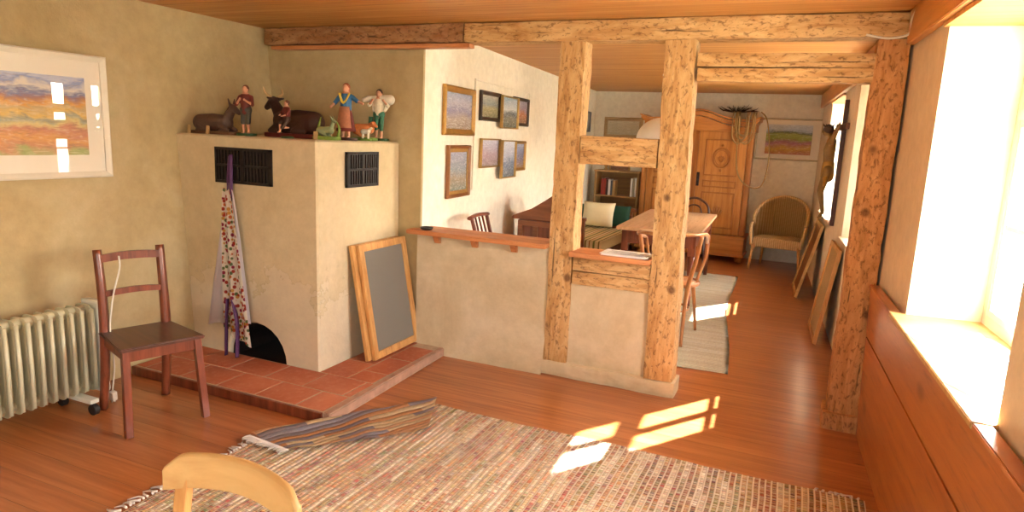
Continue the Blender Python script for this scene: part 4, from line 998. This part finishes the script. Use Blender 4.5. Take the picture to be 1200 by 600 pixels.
# --- wicker armchair
wk = thing('wicker_armchair', 'round-backed woven wicker armchair in the far right corner', 'armchair', (-.25, 9.62, 0), -.10)
b = BM()
def shell(u, v):
    a = PI*(1.08-1.16*u)                      # around the back from arm to arm
    hb = .40+.50*math.sin(max(0, min(1, (u)))*PI)**.75 * 1.0
    top = .60+.34*(max(0, math.sin(u*PI)))**.9 if .0 <= u <= 1 else .6
    z = .30+(top-.30)*v; rad = 1+.10*v
    return (.30*rad*math.cos(a), -.10+.40*rad*max(-.35, math.sin(a)) * (1 if math.sin(a) > 0 else .6), z)
grid(b, shell, 48, 18, thick=.022); part('backrest', b, 'wicker', wk)
b = BM(); tube(b, [shell(i/40, 1.0) for i in range(41)], .024, 10); part('rim', b, 'wicker', wk)
b = BM(); pts = [(-.29, -.30), (.29, -.30), (.31, -.05), (.26, .15), (.12, .25), (-.12, .25), (-.26, .15), (-.31, -.05)]
prism(b, pts, 'z', .30, .42, .012); part('seat', b, 'wicker', wk)
for sx in (-1, 1):
    b = BM(); tube(b, [(sx*.33, -.12, .60), (sx*.335, -.26, .57), (sx*.32, -.33, .46), (sx*.30, -.33, .33)], .022, 10, 5); part('arm', b, 'wicker', wk)
    b = BM(); tube(b, [(sx*.28, -.29, .34), (sx*.31, -.33, 0)], [.02, .016], 8); part('leg', b, 'palez', wk)
    b = BM(); tube(b, [(sx*.22, .16, .34), (sx*.25, .24, 0)], [.02, .016], 8); part('leg', b, 'palez', wk)
# --- leaning panels on the right wall
def leaner(name, lab, foot, topz, s0, s1, mat, fm, back):
    r = thing(name, lab, 'picture', (foot, (s0+s1)/2, 0))
    xw0, xw1 = wr(s0)-.012, wr(s1)-.012; fx0, fx1 = foot+.0275*(s1-s0), foot-.0275*(s1-s0)
    def q(u, v, n=0):
        x0 = fx0+(fx1-fx0)*u; x1 = xw0+(xw1-xw0)*u
        return (x0+(x1-x0)*v-n, s0+(s1-s0)*u, topz*v+.004+n*.3)
    def slab(bm, u0, u1, v0, v1, n0, n1):
        vs = [bm.verts.new(q(*p)) for p in ((u0,v0,n0),(u1,v0,n0),(u1,v1,n0),(u0,v1,n0),(u0,v0,n1),(u1,v0,n1),(u1,v1,n1),(u0,v1,n1))]
        for f in ((3,2,1,0),(4,5,6,7),(0,1,5,4),(1,2,6,5),(2,3,7,6),(3,0,4,7)): bm.faces.new([vs[i] for i in f])
        bmesh.ops.recalc_face_normals(bm, faces=bm.faces)
    e = .05
    for nm, a in (('stile', (0, e, 0, 1)), ('stile', (1-e, 1, 0, 1)), ('rail', (e, 1-e, 0, e*.9)), ('rail', (e, 1-e, 1-e*.9, 1))):
        b = BM(); slab(b, *a, 0, .028); part(nm, b, fm, r, True)
    b = BM(); slab(b, e, 1-e, e*.9, 1-e*.9, .008, .014); part('panel', b, mat, r, True)
leaner('unhung_painting', 'brown framed panel leaning on the window wall beside the wicker armchair', .02, .80, 7.78, 8.50, 'goldbr', 'pale', 0)
leaner('unhung_picture', 'pine frame with pale panel leaning on the window wall nearer the post', .20, .80, 5.95, 6.62, 'tan', 'palez', 0)
# --- crucifix on the pier
cs = 6.98
cr = thing('crucifix', 'dark wooden crucifix with carved gilt figure on the pier between two windows', 'crucifix', (wr(cs), cs, .90))
fx = wr(cs)-.022
b = BM(); prism(b, [RW(cs-.028, -.04), RW(cs+.028, -.04), RW(cs+.028, -.004), RW(cs-.028, -.004)], 'z', .90, 2.06, .003); prism(b, [RW(cs-.30, -.038), RW(cs+.30, -.038), RW(cs+.30, -.006), RW(cs-.30, -.006)], 'z', 1.79, 1.845, .003); part('cross', b, 'crossw', cr, True)
def capn(bm, a, b, r0, r1=None): cap(bm, a, b, r0*.8, (r0 if r1 is None else r1)*.8)
b = BM(); X0 = wr(cs)-.04
def c3(d, y, z): return (X0-.012-d*.68, cs+y, z)
capn(b, c3(.09, 0, 1.42), c3(.10, 0, 1.60), .055, .065); capn(b, c3(.10, 0, 1.60), c3(.085, 0, 1.68), .068, .055); capn(b, c3(.085, -.08, 1.68), c3(.085, .08, 1.68), .04)
capn(b, c3(.09, 0, 1.71), c3(.12, .01, 1.76), .028, .026); ball(b, c3(.15, .02, 1.775), .045, (1, .85, 1.15)); ball(b, c3(.205, .022, 1.765), .011)
for sy in (-1, 1):
    capn(b, c3(.085, sy*.10, 1.69), c3(.06, sy*.19, 1.75), .032, .026); capn(b, c3(.06, sy*.19, 1.75), c3(.03, sy*.275, 1.81), .025, .018)
    capn(b, c3(.03, sy*.28, 1.815), c3(.025, sy*.30, 1.845), .016, .012)
    capn(b, c3(.09, sy*.04, 1.42), c3(.15, sy*.04+.01, 1.22), .052, .038); capn(b, c3(.15, sy*.04+.01, 1.22), c3(.09, sy*.02, 1.02), .036, .022)
    capn(b, c3(.09, sy*.02, 1.02), c3(.13, sy*.02, .965), .022, .018)
part('figure', b, 'corpus', cr, True, remesh=.008)
b = BM(); capn(b, c3(.09, 0, 1.36), c3(.09, 0, 1.47), .075, .068); capn(b, c3(.10, -.03, 1.40), c3(.12, -.10, 1.28), .03, .018); part('loincloth', b, 'gold', cr, True, remesh=.008)
b = BM(); ball(b, c3(.14, .015, 1.79), .048, (1, .95, 1)); 
for k in range(12):
    a = k*PI/6; tube(b, [c3(.145+.055*math.cos(a), .015+.055*math.sin(a), 1.815), c3(.145+.075*math.cos(a), .015+.075*math.sin(a), 1.84)], [.006, .001], 5)
part('hair', b, 'dbrown', cr, True, remesh=0)
# --- pale rug
b = BM()
def prg(u, v):
    x = -1.9+(1.19+.0)*u; y = 4.78+3.85*v
    return (x+.05+.018*math.sin(v*9)-.0*v+(.34-.0)*0+(u > .5)*(.30*(1-v)*.95 if False else 0)+u*.30*(1-v)**1.6, y+.02*math.sin(u*8), .004+.003*mn.noise(Vector((x*3, y*3, 0))))
grid(b, prg, 30, 60, thick=.008)
solo('pale_rug', b, 'ragl', 'pale rag rug on the floor under the table in the back room', 'rug')
# =================================================================== FRONT ROOM OBJECTS
# --- rag rug
rg = thing('rag_rug', 'large multicoloured striped rag rug with one corner folded over', 'rug', (-1.0, 1.6, 0))
b = BM(); F1, F2 = (-2.43, 2.46), (-1.88, 3.30)
def in_fold(x, y): # beyond the fold line
    return (x-F1[0])*(F2[1]-F1[1])-(y-F1[1])*(F2[0]-F1[0]) < 0
NX, NY = 110, 100
def rp(i, j):
    x = -2.43+2.84*i/NX; y = -.6+3.9*j/NY
    if in_fold(x, y): # pull onto fold line along x
        t = (y-F1[1])/(F2[1]-F1[1]); x = F1[0]+(F2[0]-F1[0])*t
    rp_z = .008+.004*mn.noise(Vector((x*2.3, y*2.3, 1)))+.003*mn.noise(Vector((x*7, y*2, 4)))
    return (x+.012*math.sin(y*5)*(x < -2.3), y+.010*math.sin(x*6), max(.006, rp_z))
for_v = {}
for i in range(NX+1):
    for j in range(NY+1):
        p = rp(i, j); k = (round(p[0], 4), round(p[1], 4))
        if k not in for_v: for_v[k] = b.verts.new(p)
        for_v[i, j, 'i'] = for_v[k]
for i in range(NX):
    for j in range(NY):
        q = []
        for a in ((i, j), (i+1, j), (i+1, j+1), (i, j+1)):
            v = for_v[a[0], a[1], 'i']
            if v not in q: q.append(v)
        if len(q) > 2:
            try: b.faces.new(q).smooth = True
            except ValueError: pass
part('woven_field', b, 'rug', rg, True)
A, B_, C_, D_ = Vector((-2.46, 2.44, 0)), Vector((-1.87, 3.33, 0)), Vector((-1.73, 2.94, 0)), Vector((at(338, 529, z=.02).x, at(338, 529, z=.02).y, 0))
b = BM()
def flap(u, v):
    a = A.lerp(B_, u); c = D_.lerp(C_, u); w = v
    p = a.lerp(c, w); p += Vector((.012*math.sin(u*11+v*3), .012*math.sin(u*7), 0))
    z = .018+.022*math.exp(-(v/.22)**2)+.010*(1+math.sin(u*12+v*2))*.5+.006*(1+math.sin(u*25))*.5
    return (p.x, p.y, z)
grid(b, flap, 60, 16, thick=.008); part('folded_corner', b, 'rugu', rg, True, 'folded-over corner showing the tan underside')
b = BM(); rr = random.Random(11)
def tuft(p, d):
    p = Vector(p); d = Vector(d); s = Vector((-d.y, d.x, 0)).normalized()
    q1 = p+d*.5+s*rr.uniform(-.012, .012); q2 = p+d+s*rr.uniform(-.03, .03)
    tube(b, [(p.x, p.y, .012), (q1.x, q1.y, .012), (q2.x, q2.y, .005)], [.006, .005, .003], 5, 2)
y = -.55
while y < 2.46: tuft((-2.43, y, 0), (-rr.uniform(.035, .065), rr.uniform(-.02, .02), 0)); y += rr.uniform(.016, .026)
for k in range(26):
    t = k/25; p = A.lerp(D_, t); b0 = len(b.verts); pp = Vector((p.x, p.y, 0)); d = Vector((-.03, -.035, 0))*rr.uniform(.7, 1.3)
    tube(b, [(p.x, p.y, .03), (p.x+d.x*.5, p.y+d.y*.5, .028), (p.x+d.x, p.y+d.y+rr.uniform(-.01, .01), .02)], [.006, .005, .003], 5, 2)
x = .2
while x < .41: tuft((x, 3.30, 0), (rr.uniform(-.01, .01), .03, 0)); x += .03
part('fringe', b, 'fringe', rg, True, 'knotted pale fringe along the edge', 'stuff')
# --- red-brown chair
ch = thing('wooden_chair', 'red-brown wooden chair with ladder back against the left wall', 'chair', (-3.155, 2.425, 0), math.radians(72))
fw_, bw_, dp = .195, .165, .40
b = BM(); prism(b, [(-.21, -.21), (.21, -.21), (.185, .19), (-.185, .19)], 'z', .445, .465, .006); part('seat', b, 'seatw', ch)
for sx in (-1, 1):
    b = BM(); obx(b, (sx*.195, -.215, 0), (sx*.178, -.175, .445), .036, .036, (0, 1, 0), .003); part('leg', b, 'cherry', ch)
    b = BM(); tube(b, [(sx*.165, .245, 0), (sx*.160, .195, .25), (sx*.158, .175, .46), (sx*.156, .185, .68), (sx*.158, .215, .905)], [.024, .026, .027, .025, .023], 4, 6); part('leg', b, 'cherry', ch)
b = BM(); obx(b, (-.165, -.175, .415), (.165, -.175, .415), .055, .02, (0, 1, 0)); obx(b, (-.15, .175, .415), (.15, .175, .415), .055, .02, (0, 1, 0))
for sx in (-1, 1): obx(b, (sx*.172, -.165, .415), (sx*.158, .17, .415), .055, .02, (1, 0, 0))
part('seat_frame', b, 'cherry', ch)
def slat(z, yb, h, arch):
    b = BM(); n = 14
    for sgn in (1,):
        top = []; bot = []
        for k in range(n+1):
            t = k/n*2-1; top.append((t*.152, z+h/2+arch*(1-t*t))); bot.append((t*.152, z-h/2+arch*.8*(1-t*t)))
        pts = top+list(reversed(bot)); prism(b, pts, 'y', yb-.008, yb+.010)
    return b
part('top_rail', slat(.855, .205, .040, .012), 'cherry', ch); part('back_rail', slat(.665, .184, .030, .012), 'cherry', ch)
b = BM(); tube(b, [W(at(139, 300, x=-3.33)), W(at(140, 315, x=-3.33)), W(at(133, 345, x=-3.34)), W(at(129, 380, x=-3.345)), W(at(131, 400, x=-3.345)), W(at(134, 430, x=-3.42)), W(at(132, 458, x=-3.47))], .0045, 8, 6)
cd = thing('power_cord', 'white power cord hanging over the red-brown chair back down to the floor', 'cord', (-3.42, 2.38, 0))
part('wire', b, 'cordw', cd, True)
e = at(133, 462, x=-3.47); b = BM(); obx(b, (e.x, e.y, .02), (e.x+.01, e.y-.01, .075), .035, .03, (0, 1, 0), .006); tube(b, [(e.x-.005, e.y-.008, .02), (e.x-.005, e.y-.008, .004)], .003, 6); tube(b, [(e.x-.005, e.y+.010, .02), (e.x-.005, e.y+.010, .004)], .003, 6); part('plug', b, 'cordw', cd, True)
# --- oil radiator
rx = -3.55; ra = thing('oil_radiator', 'cream ribbed oil-filled radiator on castors by the left wall', 'radiator', (rx, 2.0, 0))
N_ = 13
for k in range(N_):
    y = 2.34-.055*k; b = BM()
    pts = []
    for q in range(40):
        a = 2*PI*q/40; ca, sa = math.cos(a), math.sin(a)
        pts.append((rx+.075*math.copysign(abs(ca)**.35, ca), .345+.245*math.copysign(abs(sa)**.35, sa)))
    prism(b, pts, 'y', y-.004, y+.004)
    for zz in (.135, .555):
        t = BM(); bmesh.ops.create_cone(t, cap_ends=True, segments=20, radius1=.030, radius2=.030, depth=.056); t.transform(Matrix.Translation((rx, y-.0275, zz)) @ Matrix.Rotation(PI/2, 4, 'X')); join(b, t)
    for xx in (-.045, 0, .045): tube(b, [(rx+xx, y, .14), (rx+xx, y, .55)], .0105, 8)
    tube(b, [(rx+.068, y, .12), (rx+.074, y, .345), (rx+.068, y, .57)], .011, 8)
    part('fin', b, 'enamel', ra, True)
b = BM(); bx(b, rx-.06, rx+.09, 2.365, 2.41, .085, .61, .014); part('end_panel', b, 'enamelw', ra, True)
for y in (2.27, 1.76):
    b = BM(); bx(b, rx-.13, rx+.15, y-.025, y+.025, .068, .092, .006); fo = part('foot_bracket', b, 'enamelw', ra, True)
    for xx in (-.12, .14):
        b = BM(); t = BM(); bmesh.ops.create_cone(t, cap_ends=True, segments=20, radius1=.031, radius2=.031, depth=.03); t.transform(Matrix.Translation((rx+xx, y, .033)) @ Matrix.Rotation(PI/2, 4, 'X')); join(b, t); bmesh.ops.bevel(b, geom=list(b.edges), offset=.003, segments=1, affect='EDGES'); bx(b, rx+xx-.008, rx+xx+.008, y-.006, y+.006, .04, .07); part('castor', b, 'rubber', fo, True)
# --- foreground light wooden chair
fc = thing('pale_wooden_chair', 'pale wooden chair whose curved back rail shows in the foreground', 'chair', (-1.075, .80, .014), .0)
b = BM(); n = 22; zc = .0
top, bot = [], []
def railp(t):  # t -1..1
    x = t*.192; y = .20+.042*(1-t*t); return x, y
A_ = []
for k in range(n+1):
    t = k/n*2-1; x, y = railp(t)
    zt = .838+.014*(1-t*t)-.03*max(0, abs(t)-.8)/.2*abs(t); zb_ = .754+.018*(1-t*t)
    th = .011
    A_.append([b.verts.new((x, y-th, zb_)), b.verts.new((x, y+th, zb_)), b.verts.new((x, y+th*.9, zt-.006)), b.verts.new((x, y+th*.4, zt)), b.verts.new((x, y-th*.4, zt)), b.verts.new((x, y-th*.9, zt-.006))])
for P1, P2 in zip(A_, A_[1:]):
    for q in range(6): b.faces.new((P1[q], P1[(q+1) % 6], P2[(q+1) % 6], P2[q])).smooth = q in (2, 3, 4)
b.faces.new(list(reversed(A_[0]))); b.faces.new(A_[-1]); bmesh.ops.recalc_face_normals(b, faces=b.faces)
part('top_rail', b, 'pale', fc)
b = BM(); bx(b, -.2, .2, -.21, .18, .43, .455, .01); part('seat', b, 'pale', fc)
for sx in (-1, 1):
    b = BM(); obx(b, (sx*.165, .17, .42), (sx*.155, .222, .80), .036, .022, (0, 1, 0), .004); obx(b, (sx*.165, .21, 0), (sx*.165, .165, .43), .034, .034, (0, 1, 0), .004); part('leg', b, 'palez', fc)
    b = BM(); obx(b, (sx*.175, -.19, 0), (sx*.170, -.18, .43), .034, .034, (0, 1, 0), .004); part('leg', b, 'palez', fc)
b = BM(); obx(b, (-.165, .195, .62), (.165, .195, .62), .04, .016, (0, 1, 0), .003); part('cross_rail', b, 'pale', fc)
# --- papers on the window sill
for lab, (s, t), (w, h), rz, mt_ in (
    ('pale cyan brochure at the far end of the window sill papers', (2.98, .10), (.30, .21), .2, 'cyan'),
    ('white sheet in the middle of the sunny window sill', (2.72, .10), (.21, .30), -.15, 'paper'),
    ('white booklet at the near end of the sunny window sill', (2.42, .12), (.30, .21), .5, 'paper')):
    b = BM(); z0 = SZ+.0225; 
    for k in range(4): bx(b, -w/2+k*.003, w/2+k*.003, -h/2+k*.002, h/2-k*.002, z0+k*.0016, z0+k*.0016+.0013)
    c = RW(s, t); b.transform(Matrix.Translation((c[0], c[1], 0)) @ Matrix.Rotation(rz, 4, 'Z')); solo('paper_sheet', b, mt_, lab, 'papers')
# =================================================================== OUTSIDE, LIGHT, CAMERA
b = BM(); bx(b, -40, 60, -40, 50, -.75, -.7); struct('ground', b, 'grass')
sc = bpy.context.scene
w = bpy.data.worlds.new('World'); sc.world = w; w.use_nodes = True; nt = w.node_tree; bg = nt.nodes['Background']
sky = nt.nodes.new('ShaderNodeTexSky'); sky.sky_type = 'NISHITA'; sky.sun_disc = False; sky.sun_elevation = math.radians(34); sky.sun_rotation = math.radians(60); sky.air_density = 1; sky.dust_density = 3
mxn = nt.nodes.new('ShaderNodeMix'); mxn.data_type = 'RGBA'; mxn.inputs[0].default_value = .6; nt.links.new(sky.outputs[0], mxn.inputs[6]); mxn.inputs[7].default_value = (6.0, 5.9, 5.3, 1)
nt.links.new(mxn.outputs[2], bg.inputs[0]); bg.inputs[1].default_value = 2.9
sd = bpy.data.lights.new('sun', 'SUN'); sd.energy = 60; sd.angle = math.radians(.6); sd.color = (1, .96, .88)
so = bpy.data.objects.new('sun', sd); COL.objects.link(so); so.rotation_euler = Vector((-.8, -1.22, -1)).to_track_quat('-Z', 'Y').to_euler()
for (x0, x1) in FILL_WX:
    ad = bpy.data.lights.new('portal', 'AREA'); ad.shape = 'RECTANGLE'; ad.size = x1-x0; ad.size_y = 1.2; ad.cycles.is_portal = True
    ao = bpy.data.objects.new('portal', ad); COL.objects.link(ao); ao.location = ((x0+x1)/2, -3.33, 1.5); ao.rotation_euler = Vector((0, 1, 0)).to_track_quat('-Z', 'Z').to_euler()
for k, o in enumerate(OP):   # light portals in the window openings
    ad = bpy.data.lights.new('portal', 'AREA'); ad.shape = 'RECTANGLE'; ad.size = o[3]-o[2]; ad.size_y = TZ-SZ; ad.cycles.is_portal = True
    ao = bpy.data.objects.new('portal', ad); COL.objects.link(ao); m_ = (o[2]+o[3])/2
    ao.location = (wr(m_)+.40, m_, (TZ+SZ)/2); ao.rotation_euler = Vector((-1, -.055, 0)).to_track_quat('-Z', 'Z').to_euler()
cam = bpy.data.cameras.new('camera'); co = bpy.data.objects.new('camera', cam); COL.objects.link(co)
cam.sensor_width = 36; cam.lens = FOC/1200*36; cam.clip_start = .05
r_, u_, f_ = RM[:, 0], -RM[:, 1], -RM[:, 2]
mt = Matrix((tuple(r_), tuple(u_), tuple(f_))).transposed().to_4x4(); mt.translation = (0, 0, CZ); co.matrix_world = mt
sc.camera = co
sc.view_settings.view_transform = 'Standard'; sc.view_settings.look = 'None'; sc.view_settings.gamma = 1; sc.view_settings.use_curve_mapping = False
sc.view_settings.exposure = .97
for o in bpy.data.objects:
    if '_m' in o: del o['_m']
